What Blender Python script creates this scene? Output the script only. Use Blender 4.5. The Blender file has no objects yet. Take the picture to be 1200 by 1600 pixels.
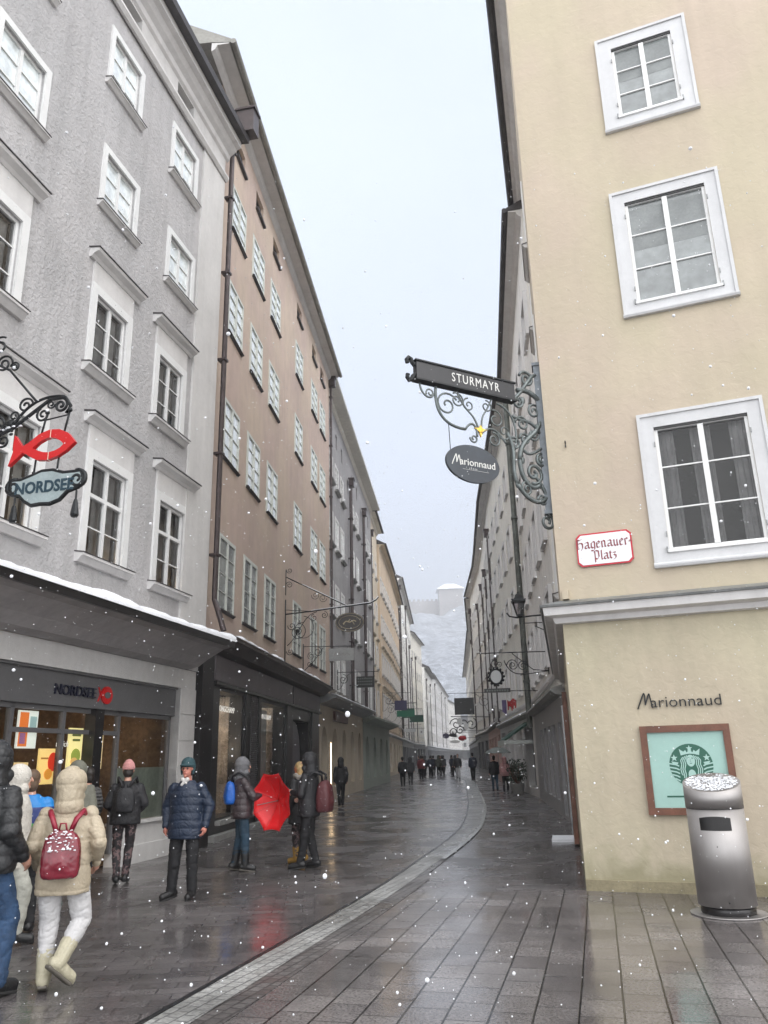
import bpy, bmesh, math, random
from mathutils import Vector, Matrix, noise
R = math.radians
random.seed(7)
scene = bpy.context.scene
C = scene.collection

# ---------------------------------------------------------------- camera
cam_d = bpy.data.cameras.new("camera"); cam = bpy.data.objects.new("camera", cam_d); C.objects.link(cam)
_u = Vector((-98, 3990, -1236)).normalized()
_f = Vector((0, 0, -1)); _y = (_f - _u * _f.dot(_u)).normalized(); _x = _y.cross(_u)
_M = Matrix((_x, _y, _u))
cam.matrix_world = Matrix.Translation((0, 0, 1.7)) @ _M.to_4x4()
cam_d.sensor_fit = 'VERTICAL'; cam_d.sensor_height = 36; cam_d.lens = 1236 / 1600 * 36
cam_d.clip_start = 0.05; cam_d.clip_end = 6000
scene.camera = cam

# ---------------------------------------------------------------- sky and sun
w = bpy.data.worlds.new("World"); scene.world = w; w.use_nodes = True
nt = w.node_tree; nt.nodes.clear()
o_ = nt.nodes.new('ShaderNodeOutputWorld'); bg = nt.nodes.new('ShaderNodeBackground')
sky = nt.nodes.new('ShaderNodeTexSky'); sky.sky_type = 'NISHITA'; sky.sun_disc = False
sky.sun_elevation = R(48); sky.sun_rotation = R(132); sky.air_density = 1.0; sky.dust_density = 4.0
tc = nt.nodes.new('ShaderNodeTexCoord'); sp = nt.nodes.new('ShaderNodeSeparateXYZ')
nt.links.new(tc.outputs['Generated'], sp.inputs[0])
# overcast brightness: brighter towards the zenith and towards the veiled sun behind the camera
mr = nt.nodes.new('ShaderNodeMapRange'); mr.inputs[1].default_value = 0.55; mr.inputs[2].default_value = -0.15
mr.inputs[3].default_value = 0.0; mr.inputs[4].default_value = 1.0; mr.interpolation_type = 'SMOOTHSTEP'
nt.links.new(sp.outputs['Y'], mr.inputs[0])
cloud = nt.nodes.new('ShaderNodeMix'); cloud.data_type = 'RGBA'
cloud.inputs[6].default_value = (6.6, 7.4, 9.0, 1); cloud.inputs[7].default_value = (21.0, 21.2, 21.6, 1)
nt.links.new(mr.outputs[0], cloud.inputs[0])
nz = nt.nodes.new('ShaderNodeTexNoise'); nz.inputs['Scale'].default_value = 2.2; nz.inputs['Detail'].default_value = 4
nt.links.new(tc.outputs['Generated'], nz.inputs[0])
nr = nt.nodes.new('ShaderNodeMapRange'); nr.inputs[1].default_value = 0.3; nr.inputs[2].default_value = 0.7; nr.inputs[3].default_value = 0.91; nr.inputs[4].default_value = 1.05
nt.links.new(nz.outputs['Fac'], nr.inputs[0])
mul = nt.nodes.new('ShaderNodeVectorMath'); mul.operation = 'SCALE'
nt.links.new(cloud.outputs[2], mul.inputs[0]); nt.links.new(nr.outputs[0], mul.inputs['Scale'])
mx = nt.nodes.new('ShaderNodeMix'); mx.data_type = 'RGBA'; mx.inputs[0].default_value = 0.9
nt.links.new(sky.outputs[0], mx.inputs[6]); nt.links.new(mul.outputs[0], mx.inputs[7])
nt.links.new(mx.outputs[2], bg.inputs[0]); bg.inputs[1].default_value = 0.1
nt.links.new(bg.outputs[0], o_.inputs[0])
sun_d = bpy.data.lights.new("sun", 'SUN'); sun_d.energy = 0.8; sun_d.angle = R(40); sun_d.color = (1, .97, .93)
sun = bpy.data.objects.new("sun", sun_d); C.objects.link(sun)
sun.rotation_euler = (R(90 - 48), 0, R(48))   # veiled sun behind the camera, to the right
scene.view_settings.view_transform = 'Standard'; scene.view_settings.look = 'None'
scene.view_settings.exposure = 0.47; scene.view_settings.gamma = 1

# ---------------------------------------------------------------- helpers
def tag(o, label=None, cat=None, group=None, kind=None):
    if label: o['label'] = label
    if cat: o['category'] = cat
    if group: o['group'] = group
    if kind: o['kind'] = kind
    return o

def empty(name, loc=(0, 0, 0), rz=0, label=None, cat=None, group=None):
    o = bpy.data.objects.new(name, None); C.objects.link(o); o.location = loc; o.rotation_euler = (0, 0, rz)
    o.empty_display_size = .2
    return tag(o, label, cat, group)

class Frame:
    """wall frame: s along the wall, o outwards, z up (relative to an origin)"""
    def __init__(f, a, t, side):
        f.a = Vector((a[0], a[1], 0)); t = Vector((t[0], t[1], 0)).normalized(); f.t = t
        f.side = side                       # -1: outwards is right of t, +1: left of t
        f.n = Vector((t.y, -t.x, 0)) if side < 0 else Vector((-t.y, t.x, 0))
        f.ang = math.atan2(t.y, t.x)
    def loc(f, s, o, z): return f.t * s + f.n * o + Vector((0, 0, z))
    def world(f, s, o, z): return f.a + f.loc(s, o, z)

class MB:
    def __init__(m, xf=None): m.v = []; m.f = []; m.xf = xf or (lambda x, y, z: Vector((x, y, z)))
    def add(m, vs, fs):
        b = len(m.v); m.v += [m.xf(*p) for p in vs]; m.f += [tuple(b + i for i in q) for q in fs]
    def box(m, x0, x1, y0, y1, z0, z1):
        m.add([(x0,y0,z0),(x1,y0,z0),(x1,y1,z0),(x0,y1,z0),(x0,y0,z1),(x1,y0,z1),(x1,y1,z1),(x0,y1,z1)],
              [(0,3,2,1),(4,5,6,7),(0,1,5,4),(1,2,6,5),(2,3,7,6),(3,0,4,7)]); return m
    def quad(m, *p): m.add(p, [tuple(range(len(p)))]); return m
    def extr(m, prof, s0, s1):
        """profile (y,z) list swept along x from s0 to s1"""
        n = len(prof)
        m.add([(s0, y, z) for y, z in prof] + [(s1, y, z) for y, z in prof],
              [tuple(range(n))[::-1], tuple(range(n, 2 * n))] + [(i, (i + 1) % n, n + (i + 1) % n, n + i) for i in range(n)]); return m
    def plate(m, poly, y0, y1):
        """polygon (x,z) with thickness y0..y1"""
        n = len(poly)
        m.add([(x, y0, z) for x, z in poly] + [(x, y1, z) for x, z in poly],
              [tuple(range(n)), tuple(range(n, 2 * n))[::-1]] + [(i, n + i, n + (i + 1) % n, (i + 1) % n) for i in range(n)]); return m
    def tube(m, pts, r, n=6, flat=None):
        pts = [Vector(p) for p in pts]; k = len(pts)
        rs = r if isinstance(r, (list, tuple)) else [r] * k
        vs = []; up = Vector((0.13, 0.21, 0.97))
        for i, p in enumerate(pts):
            d = (pts[min(i + 1, k - 1)] - pts[max(i - 1, 0)])
            if d.length < 1e-9: d = Vector((0, 0, 1))
            d.normalize(); a = d.cross(up)
            if a.length < .05: a = d.cross(Vector((1, 0, 0)))
            a.normalize(); b = d.cross(a)
            for j in range(n):
                q = 2 * math.pi * j / n; vs.append(p + (a * math.cos(q) + b * math.sin(q)) * rs[i])
        fs = [tuple(range(n))[::-1], tuple(range((k - 1) * n, k * n))]
        for i in range(k - 1):
            for j in range(n):
                fs.append((i * n + j, i * n + (j + 1) % n, (i + 1) * n + (j + 1) % n, (i + 1) * n + j))
        m.add([tuple(p) for p in vs], fs); return m
    def ball(m, c, r, rx=1, ry=1, rz=1, n=10, k=6, rot=None):
        vs = []
        for i in range(k + 1):
            th = math.pi * i / k
            for j in range(n):
                p = Vector((math.sin(th) * math.cos(2 * math.pi * j / n) * rx, math.sin(th) * math.sin(2 * math.pi * j / n) * ry, math.cos(th) * rz)) * r
                if rot: p = rot @ p
                vs.append(tuple(Vector(c) + p))
        fs = []
        for i in range(k):
            for j in range(n):
                a, b, c_, d = i * n + j, i * n + (j + 1) % n, (i + 1) * n + (j + 1) % n, (i + 1) * n + j
                if i == 0: fs.append((a, d, c_))
                elif i == k - 1: fs.append((a, d, b))
                else: fs.append((a, d, c_, b))
        m.add(vs, fs); return m
    def capsule(m, a, b, ra, rb=None, n=12):
        rb = ra if rb is None else rb
        a = Vector(a); b = Vector(b); d = b - a; L = d.length or 1e-4; d = d / L
        pts = []; rs = []
        for i in range(5):
            q = math.pi / 2 * (1 - i / 4); pts.append(a - d * ra * math.sin(q)); rs.append(max(ra * math.cos(q), .0005))
        for i in range(1, 4): pts.append(a + d * L * i / 4); rs.append(ra + (rb - ra) * i / 4)
        for i in range(5):
            q = math.pi / 2 * i / 4; pts.append(b + d * rb * math.sin(q)); rs.append(max(rb * math.cos(q), .0005))
        # fixed frame so that the tube stays straight
        up = Vector((0.13, 0.21, 0.97)); x = d.cross(up)
        if x.length < .05: x = d.cross(Vector((1, 0, 0)))
        x.normalize(); y = d.cross(x); vs = []
        for p, r in zip(pts, rs):
            for j in range(n):
                q = 2 * math.pi * j / n; vs.append(tuple(p + (x * math.cos(q) + y * math.sin(q)) * r))
        k = len(pts); fs = [tuple(range(n))[::-1], tuple(range((k - 1) * n, k * n))]
        for i in range(k - 1):
            for j in range(n): fs.append((i * n + j, i * n + (j + 1) % n, (i + 1) * n + (j + 1) % n, (i + 1) * n + j))
        m.add(vs, fs); return m
    def loft(m, rings, n=20, mod=None, sq=1.0):
        """rings: (cx, cy, z, rx, ry)"""
        vs = []
        for (cx, cy, z, rx, ry) in rings:
            for j in range(n):
                q = 2 * math.pi * j / n; c, s = math.cos(q), math.sin(q)
                c = math.copysign(abs(c) ** sq, c); s = math.copysign(abs(s) ** sq, s)
                vs.append((cx + rx * c, cy + ry * s, z))
        k = len(rings); fs = [tuple(range(n))[::-1], tuple(range((k - 1) * n, k * n))]
        for i in range(k - 1):
            for j in range(n): fs.append((i * n + j, i * n + (j + 1) % n, (i + 1) * n + (j + 1) % n, (i + 1) * n + j))
        m.add(vs, fs); return m
    def mesh(m, name, smooth=False, recalc=True):
        me = bpy.data.meshes.new(name); me.from_pydata([tuple(p) for p in m.v], [], m.f)
        if recalc:
            b = bmesh.new(); b.from_mesh(me); bmesh.ops.recalc_face_normals(b, faces=b.faces); b.to_mesh(me); b.free()
        if smooth:
            for p in me.polygons: p.use_smooth = True
        me.update(); return me
    def build(m, name, mt, parent=None, smooth=False, loc=None, rz=None, recalc=True):
        o = bpy.data.objects.new(name, m.mesh(name, smooth, recalc)); o.data.materials.append(mt); C.objects.link(o)
        if parent: o.parent = parent
        if loc is not None: o.location = loc
        if rz is not None: o.rotation_euler = (0, 0, rz)
        return o

def fmb(fr): return MB(lambda s, o, z: fr.loc(s, o, z))

def inst(me, name, parent, loc, rz=0):
    o = bpy.data.objects.new(name, me); C.objects.link(o); o.parent = parent; o.location = loc; o.rotation_euler = (0, 0, rz); return o

# ---------------------------------------------------------------- materials
MT = {}
def mat(name, col, rough=.6, metal=0., var=.0, vs=1.5, bump=0., bs=40., streak=0., spec=.5, rvar=0., coat=0., quilt=0., sheen=0., dirt=None, tint=None):
    if name in MT: return MT[name]
    m = bpy.data.materials.new(name); m.use_nodes = True; MT[name] = m; t = m.node_tree; p = t.nodes['Principled BSDF']
    p.inputs['Base Color'].default_value = (*col, 1); p.inputs['Roughness'].default_value = rough; p.inputs['Metallic'].default_value = metal
    p.inputs['Specular IOR Level'].default_value = spec; p.inputs['Coat Weight'].default_value = coat
    if sheen: p.inputs['Sheen Weight'].default_value = sheen
    tcn = t.nodes.new('ShaderNodeTexCoord'); src = tcn.outputs['Object']
    def nz_(scale, detail=5, vec=None, dist=0):
        n = t.nodes.new('ShaderNodeTexNoise'); n.inputs['Scale'].default_value = scale; n.inputs['Detail'].default_value = detail
        n.inputs['Distortion'].default_value = dist; t.links.new(vec or src, n.inputs[0]); return n
    cur = None
    if var:
        n = nz_(vs); mr_ = t.nodes.new('ShaderNodeMapRange'); mr_.inputs[1].default_value = .3; mr_.inputs[2].default_value = .7
        mr_.inputs[3].default_value = 1 - var; mr_.inputs[4].default_value = 1 + var; t.links.new(n.outputs['Fac'], mr_.inputs[0])
        cur = mr_.outputs[0]
        n2 = nz_(vs * 9, 3); m2 = t.nodes.new('ShaderNodeMapRange'); m2.inputs[1].default_value = .3; m2.inputs[2].default_value = .7
        m2.inputs[3].default_value = 1 - var * .5; m2.inputs[4].default_value = 1 + var * .5; t.links.new(n2.outputs['Fac'], m2.inputs[0])
        mu = t.nodes.new('ShaderNodeMath'); mu.operation = 'MULTIPLY'; t.links.new(cur, mu.inputs[0]); t.links.new(m2.outputs[0], mu.inputs[1]); cur = mu.outputs[0]
    if streak:
        mp = t.nodes.new('ShaderNodeMapping'); mp.inputs['Scale'].default_value = (3.5, 3.5, .22); t.links.new(src, mp.inputs[0])
        n = nz_(1.3, 6, mp.outputs[0]); mr_ = t.nodes.new('ShaderNodeMapRange'); mr_.inputs[1].default_value = .42; mr_.inputs[2].default_value = .72
        mr_.inputs[3].default_value = 1; mr_.inputs[4].default_value = 1 - streak; t.links.new(n.outputs['Fac'], mr_.inputs[0])
        if cur is None: cur = mr_.outputs[0]
        else:
            mu = t.nodes.new('ShaderNodeMath'); mu.operation = 'MULTIPLY'; t.links.new(cur, mu.inputs[0]); t.links.new(mr_.outputs[0], mu.inputs[1]); cur = mu.outputs[0]
    base_col = None
    if tint:
        n = nz_(.45, 3); mr_ = t.nodes.new('ShaderNodeMapRange'); mr_.inputs[1].default_value = .4; mr_.inputs[2].default_value = .62; t.links.new(n.outputs['Fac'], mr_.inputs[0])
        mc = t.nodes.new('ShaderNodeMix'); mc.data_type = 'RGBA'; mc.inputs[6].default_value = (*col, 1); mc.inputs[7].default_value = (*tint, 1); t.links.new(mr_.outputs[0], mc.inputs[0]); base_col = mc.outputs[2]
    if cur is not None:
        sc = t.nodes.new('ShaderNodeVectorMath'); sc.operation = 'SCALE'; sc.inputs[0].default_value = col
        t.links.new(cur, sc.inputs['Scale']); t.links.new(sc.outputs[0], p.inputs['Base Color'])
        if base_col: t.links.new(base_col, sc.inputs[0])
        if dirt:     # splashed and mossy stains with ragged edges (z from, z to, colour)
            s3 = t.nodes.new('ShaderNodeSeparateXYZ'); t.links.new(src, s3.inputs[0]); a = t.nodes.new('ShaderNodeMapRange'); a.inputs[1].default_value = dirt[1]; a.inputs[2].default_value = dirt[0]
            a.inputs[3].default_value = -.28; a.inputs[4].default_value = .32; t.links.new(s3.outputs[2], a.inputs[0])
            n = nz_(2.6, 9, dist=.8); ad = t.nodes.new('ShaderNodeMath'); t.links.new(a.outputs[0], ad.inputs[0]); t.links.new(n.outputs['Fac'], ad.inputs[1])
            b_ = t.nodes.new('ShaderNodeMapRange'); b_.inputs[1].default_value = .5; b_.inputs[2].default_value = .85; b_.inputs[4].default_value = .75; t.links.new(ad.outputs[0], b_.inputs[0])
            mc = t.nodes.new('ShaderNodeMix'); mc.data_type = 'RGBA'; mc.inputs[7].default_value = (*dirt[2], 1); t.links.new(b_.outputs[0], mc.inputs[0]); t.links.new(sc.outputs[0], mc.inputs[6]); t.links.new(mc.outputs[2], p.inputs['Base Color'])
    if rvar:
        n = nz_(2.5); mr_ = t.nodes.new('ShaderNodeMapRange'); mr_.inputs[1].default_value = .3; mr_.inputs[2].default_value = .7
        mr_.inputs[3].default_value = max(rough - rvar, .02); mr_.inputs[4].default_value = rough + rvar
        t.links.new(n.outputs['Fac'], mr_.inputs[0]); t.links.new(mr_.outputs[0], p.inputs['Roughness'])
    h = None
    if bump:
        n = nz_(bs, 4, dist=.6); bn = t.nodes.new('ShaderNodeBump'); bn.inputs['Strength'].default_value = min(bump, 1)
        bn.inputs['Distance'].default_value = .01 * max(bump, 1); t.links.new(n.outputs['Fac'], bn.inputs['Height']); h = bn.outputs[0]
    if quilt:
        wv = t.nodes.new('ShaderNodeTexWave'); wv.bands_direction = 'Z'; wv.inputs['Scale'].default_value = quilt; wv.inputs['Distortion'].default_value = 1.2
        wv.inputs['Detail Scale'].default_value = 1.5
        t.links.new(src, wv.inputs[0]); bn = t.nodes.new('ShaderNodeBump'); bn.inputs['Strength'].default_value = .8; bn.inputs['Distance'].default_value = .02
        t.links.new(wv.outputs['Fac'], bn.inputs['Height'])
        if h: t.links.new(h, bn.inputs['Normal'])
        h = bn.outputs[0]
    if h: t.links.new(h, p.inputs['Normal'])
    return m

def emit(name, col, s):
    if name in MT: return MT[name]
    m = bpy.data.materials.new(name); m.use_nodes = True; p = m.node_tree.nodes['Principled BSDF']; MT[name] = m
    p.inputs['Base Color'].default_value = (*col, 1); p.inputs['Emission Color'].default_value = (*col, 1); p.inputs['Emission Strength'].default_value = s
    return m

def glass(name, tint=(1, 1, 1), ior=1.7, rough=.01):
    if name in MT: return MT[name]
    m = bpy.data.materials.new(name); m.use_nodes = True; t = m.node_tree; t.nodes.clear(); MT[name] = m
    o = t.nodes.new('ShaderNodeOutputMaterial'); mxs = t.nodes.new('ShaderNodeMixShader'); tr = t.nodes.new('ShaderNodeBsdfTransparent')
    tr.inputs[0].default_value = (*tint, 1); gl = t.nodes.new('ShaderNodeBsdfGlossy'); gl.inputs['Roughness'].default_value = rough
    fr = t.nodes.new('ShaderNodeFresnel'); fr.inputs[0].default_value = ior
    nz_ = t.nodes.new('ShaderNodeTexNoise'); nz_.inputs['Scale'].default_value = 1.5; tcn = t.nodes.new('ShaderNodeTexCoord')
    t.links.new(tcn.outputs['Object'], nz_.inputs[0]); bn = t.nodes.new('ShaderNodeBump'); bn.inputs['Strength'].default_value = .08; bn.inputs['Distance'].default_value = .05
    t.links.new(nz_.outputs['Fac'], bn.inputs['Height']); t.links.new(bn.outputs[0], gl.inputs['Normal'])
    t.links.new(fr.outputs[0], mxs.inputs[0]); t.links.new(tr.outputs[0], mxs.inputs[1]); t.links.new(gl.outputs[0], mxs.inputs[2]); t.links.new(mxs.outputs[0], o.inputs[0])
    return m

G_CLEAR = glass('clear_glass', ior=2.1)
G_PLAIN = glass('plain_glass', ior=1.55)
G_SHOP = glass('shop_glass', (.9, .93, .92), 1.45)
def pane_mat(name, col, ior=1.5, rough=.04):
    m = mat(name, col, rough, var=.35, vs=.9, spec=.5); m.node_tree.nodes['Principled BSDF'].inputs['IOR'].default_value = ior; return m
P_DARK = pane_mat('dark_pane', (.06, .07, .075), 1.8)
P_PALE = pane_mat('sky_pale_pane', (.74, .80, .81), 2.3)  # pale base colour paints in the bright sky reflection on the glass
P_MID = pane_mat('curtained_pane', (.20, .22, .22), 1.9)

plaster_grey = mat('grey_roughcast', (.47, .46, .465), .85, var=.10, vs=.7, bump=3.0, bs=15, streak=.14, tint=(.445, .44, .447))
plaster_light = mat('pale_grey_plaster', (.62, .61, .60), .8, var=.07, vs=1, bump=.5, bs=40, streak=.08)
plaster_orange = mat('terracotta_plaster', (.555, .45, .365), .85, tint=(.53, .415, .36), var=.09, vs=.3, bump=.5, bs=30, streak=.08)
plaster_slate = mat('slate_grey_plaster', (.30, .29, .295), .85, var=.1, vs=.4, bump=.5, bs=30, streak=.15)
plaster_yellow = mat('yellow_plaster', (.505, .445, .33), .85, tint=(.515, .43, .345), var=.04, vs=.8, bump=.7, bs=9, streak=.05)
plaster_ylow = mat('lower_yellow_plaster', (.485, .44, .32), .85, tint=(.50, .43, .33), dirt=(0.1, .9, (.27, .25, .15)), var=.07, vs=1.2, bump=.9, bs=8, streak=.07)
plaster_cream = mat('cream_plaster', (.60, .52, .41), .85, var=.08, vs=.5, streak=.12)
plaster_peach = mat('peach_plaster', (.60, .475, .35), .85, var=.09, vs=.5, streak=.14)
plaster_white = mat('off_white_plaster', (.78, .765, .73), .85, var=.07, vs=.4, streak=.14)
plaster_ivory = mat('ivory_plaster', (.76, .73, .66), .85, var=.07, vs=.4, streak=.14)
plaster_green = mat('pale_green_plaster', (.40, .45, .40), .85, var=.07, vs=.6, streak=.12)
plaster_pink = mat('rosy_plaster', (.50, .33, .29), .85, var=.07, vs=.6, streak=.12)
white_paint = mat('white_paint', (.74, .745, .74), .5, var=.05, vs=3)
surround_white = mat('surround_paint', (.60, .605, .615), .55, var=.05, vs=2.5, streak=.06)
trim_white = mat('white_trim', (.66, .65, .645), .7, var=.06, vs=2, streak=.1)
frame_grey = mat('grey_green_paint', (.62, .64, .60), .5, var=.05, vs=3)
dark_metal = mat('dark_sheet_metal', (.055, .05, .052), .5, .3, var=.3, vs=3)
zinc = mat('zinc_sheet', (.25, .26, .26), .45, .5, var=.2, vs=3)
iron = mat('black_wrought_iron', (.018, .02, .022), .38, .5, var=.3, vs=8)
iron_green = mat('grey_green_wrought_iron', (.13, .15, .15), .4, .5, var=.3, vs=8)
gold = mat('gilded_iron', (.75, .48, .10), .3, .9)
pipe_brown = mat('brown_pipe', (.06, .045, .045), .4, .3, var=.3, vs=4)
snow = mat('snow', (.86, .88, .92), .7, var=.03, vs=12, bump=1.2, bs=25)
shop_black = mat('black_shop_paint', (.012, .011, .012), .3, var=.2)
shop_grey = mat('dark_grey_shop_paint', (.12, .12, .125), .4, var=.1, vs=2)
shop_violet = mat('violet_grey_panel', (.115, .10, .112), .45, var=.12, vs=2)
sill_stone = mat('grey_stone', (.30, .30, .29), .7, var=.15, vs=4, streak=.1)
wood_brown = mat('red_brown_wood', (.15, .06, .035), .45, var=.25, vs=6)
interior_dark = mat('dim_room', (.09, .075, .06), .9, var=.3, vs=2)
blind_m = mat('grey_blind', (.24, .255, .255), .7, var=.15, vs=3)
curtain_m = mat('net_curtain', (.62, .63, .62), .9, var=.15, vs=6)
concrete = mat('plinth_plaster', (.27, .235, .15), .8, var=.2, vs=3, bump=.6, bs=30, streak=.2)
HAZE_D = 0.0013

# ---------------------------------------------------------------- ground
def paving(name, ang, row, brick, col1, col2, mortar, msize=.012, offset=.5, rough=(.13, .5), long_joint=False, bump=.5):
    # one wet, uneven stone paving; every stone has its own tone, polish and height
    m = bpy.data.materials.new(name); m.use_nodes = True; t = m.node_tree; p = t.nodes['Principled BSDF']
    tcn = t.nodes.new('ShaderNodeTexCoord'); mp = t.nodes.new('ShaderNodeMapping'); mp.inputs['Rotation'].default_value = (0, 0, -ang)
    t.links.new(tcn.outputs['Object'], mp.inputs[0])
    # slight wobble of the joints
    wn = t.nodes.new('ShaderNodeTexNoise'); wn.inputs['Scale'].default_value = .9; t.links.new(tcn.outputs['Object'], wn.inputs[0])
    ws = t.nodes.new('ShaderNodeVectorMath'); ws.operation = 'SCALE'; ws.inputs['Scale'].default_value = .022; t.links.new(wn.outputs['Color'], ws.inputs[0])
    wa = t.nodes.new('ShaderNodeVectorMath'); t.links.new(mp.outputs[0], wa.inputs[0]); t.links.new(ws.outputs[0], wa.inputs[1])
    b = t.nodes.new('ShaderNodeTexBrick'); b.offset = offset; b.offset_frequency = 2
    b.inputs['Color1'].default_value = (*col1, 1); b.inputs['Color2'].default_value = (*col2, 1); b.inputs['Mortar'].default_value = (*mortar, 1)
    b.inputs['Scale'].default_value = 1; b.inputs['Mortar Size'].default_value = msize; b.inputs['Brick Width'].default_value = brick; b.inputs['Row Height'].default_value = row
    b.inputs['Mortar Smooth'].default_value = .3
    t.links.new(wa.outputs[0], b.inputs[0])
    n = t.nodes.new('ShaderNodeTexNoise'); n.inputs['Scale'].default_value = 1.1; n.inputs['Detail'].default_value = 8; t.links.new(tcn.outputs['Object'], n.inputs[0])
    n2 = t.nodes.new('ShaderNodeTexNoise'); n2.inputs['Scale'].default_value = 45; n2.inputs['Detail'].default_value = 4; t.links.new(tcn.outputs['Object'], n2.inputs[0])
    a = t.nodes.new('ShaderNodeMapRange'); a.inputs[1].default_value = .3; a.inputs[2].default_value = .7; a.inputs[3].default_value = .65; a.inputs[4].default_value = 1.35
    t.links.new(n.outputs['Fac'], a.inputs[0])
    a2 = t.nodes.new('ShaderNodeMapRange'); a2.inputs[1].default_value = .35; a2.inputs[2].default_value = .65; a2.inputs[3].default_value = .7; a2.inputs[4].default_value = 1.3
    t.links.new(n2.outputs['Fac'], a2.inputs[0])
    mu = t.nodes.new('ShaderNodeMath'); mu.operation = 'MULTIPLY'; t.links.new(a.outputs[0], mu.inputs[0]); t.links.new(a2.outputs[0], mu.inputs[1])
    sc = t.nodes.new('ShaderNodeVectorMath'); sc.operation = 'SCALE'; t.links.new(b.outputs['Color'], sc.inputs[0]); t.links.new(mu.outputs[0], sc.inputs['Scale'])
    last = sc.outputs[0]
    if long_joint:      # the straight through joints between the slab courses are wider and darker
        bl = t.nodes.new('ShaderNodeTexBrick'); bl.offset = 0
        for k_, v_ in (('Scale', 1), ('Mortar Size', .0085), ('Brick Width', 4000), ('Row Height', row), ('Mortar Smooth', .2)): bl.inputs[k_].default_value = v_
        t.links.new(wa.outputs[0], bl.inputs[0]); dk = t.nodes.new('ShaderNodeMapRange'); dk.inputs[3].default_value = 1; dk.inputs[4].default_value = .10; t.links.new(bl.outputs['Fac'], dk.inputs[0])
        s2 = t.nodes.new('ShaderNodeVectorMath'); s2.operation = 'SCALE'; t.links.new(last, s2.inputs[0]); t.links.new(dk.outputs[0], s2.inputs['Scale']); last = s2.outputs[0]
    t.links.new(last, p.inputs['Base Color'])
    r = t.nodes.new('ShaderNodeMapRange'); r.inputs[1].default_value = .38; r.inputs[2].default_value = .62; r.inputs[3].default_value = rough[0]; r.inputs[4].default_value = rough[1]
    n3 = t.nodes.new('ShaderNodeTexNoise'); n3.inputs['Scale'].default_value = .8; n3.inputs['Detail'].default_value = 7; n3.inputs['Distortion'].default_value = .5
    t.links.new(tcn.outputs['Object'], n3.inputs[0]); t.links.new(n3.outputs['Fac'], r.inputs[0])
    br = t.nodes.new('ShaderNodeTexBrick'); br.offset = offset; br.offset_frequency = 2; br.inputs['Color1'].default_value = (0, 0, 0, 1); br.inputs['Color2'].default_value = (1, 1, 1, 1); br.inputs['Mortar'].default_value = (.5, .5, .5, 1)
    for k_ in ('Scale', 'Mortar Size', 'Brick Width', 'Row Height'): br.inputs[k_].default_value = b.inputs[k_].default_value
    t.links.new(wa.outputs[0], br.inputs[0])
    rr = t.nodes.new('ShaderNodeMath'); rr.operation = 'MULTIPLY_ADD'; rr.inputs[1].default_value = .08; t.links.new(br.outputs['Color'], rr.inputs[0]); t.links.new(r.outputs[0], rr.inputs[2])
    t.links.new(rr.outputs[0], p.inputs['Roughness'])
    inv = t.nodes.new('ShaderNodeMath'); inv.operation = 'SUBTRACT'; inv.inputs[0].default_value = 1; t.links.new(b.outputs['Fac'], inv.inputs[1])
    hh = t.nodes.new('ShaderNodeMath'); hh.operation = 'MULTIPLY_ADD'; hh.inputs[1].default_value = .10; t.links.new(n2.outputs['Fac'], hh.inputs[0]); t.links.new(inv.outputs[0], hh.inputs[2])
    # every stone sits at its own slight tilt / height
    hq = t.nodes.new('ShaderNodeMath'); hq.operation = 'MULTIPLY_ADD'; hq.inputs[1].default_value = .35; t.links.new(br.outputs['Color'], hq.inputs[0]); t.links.new(hh.outputs[0], hq.inputs[2]); hh = hq
    hv = t.nodes.new('ShaderNodeMath'); hv.operation = 'MULTIPLY_ADD'; hv.inputs[1].default_value = .5
    n4 = t.nodes.new('ShaderNodeTexNoise'); n4.inputs['Scale'].default_value = 2.4; n4.inputs['Detail'].default_value = 2; t.links.new(tcn.outputs['Object'], n4.inputs[0])
    t.links.new(n4.outputs['Fac'], hv.inputs[0]); t.links.new(hh.outputs[0], hv.inputs[2])
    bn = t.nodes.new('ShaderNodeBump'); bn.inputs['Strength'].default_value = bump; bn.inputs['Distance'].default_value = .012
    t.links.new(hv.outputs[0], bn.inputs['Height']); t.links.new(bn.outputs[0], p.inputs['Normal'])
    p.inputs['IOR'].default_value = 1.6
    return m

m_street = paving('street_setts', 0.09, .16, .36, (.088, .080, .080), (.128, .117, .117), (.058, .053, .054), .009, .37, (.09, .30), bump=.7)
m_slab = paving('foreground_slabs', math.atan2(.97, .243), .295, .40, (.108, .098, .098), (.158, .145, .142), (.02, .019, .02), .007, .43, (.03, .26), bump=.55, long_joint=True)
m_gut = paving('gutter_setts', math.atan2(.9, .32), .11, .13, (.24, .24, .23), (.31, .31, .30), (.13, .13, .13), .008, .5, (.2, .5), bump=.8)
m_cob = paving('small_cobbles', math.atan2(.9, .32), .10, .12, (.085, .078, .074), (.13, .12, .115), (.045, .04, .04), .009, .5, (.15, .45), bump=1)
m_slot = mat('drain_slot', (.012, .012, .013), .35)

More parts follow.
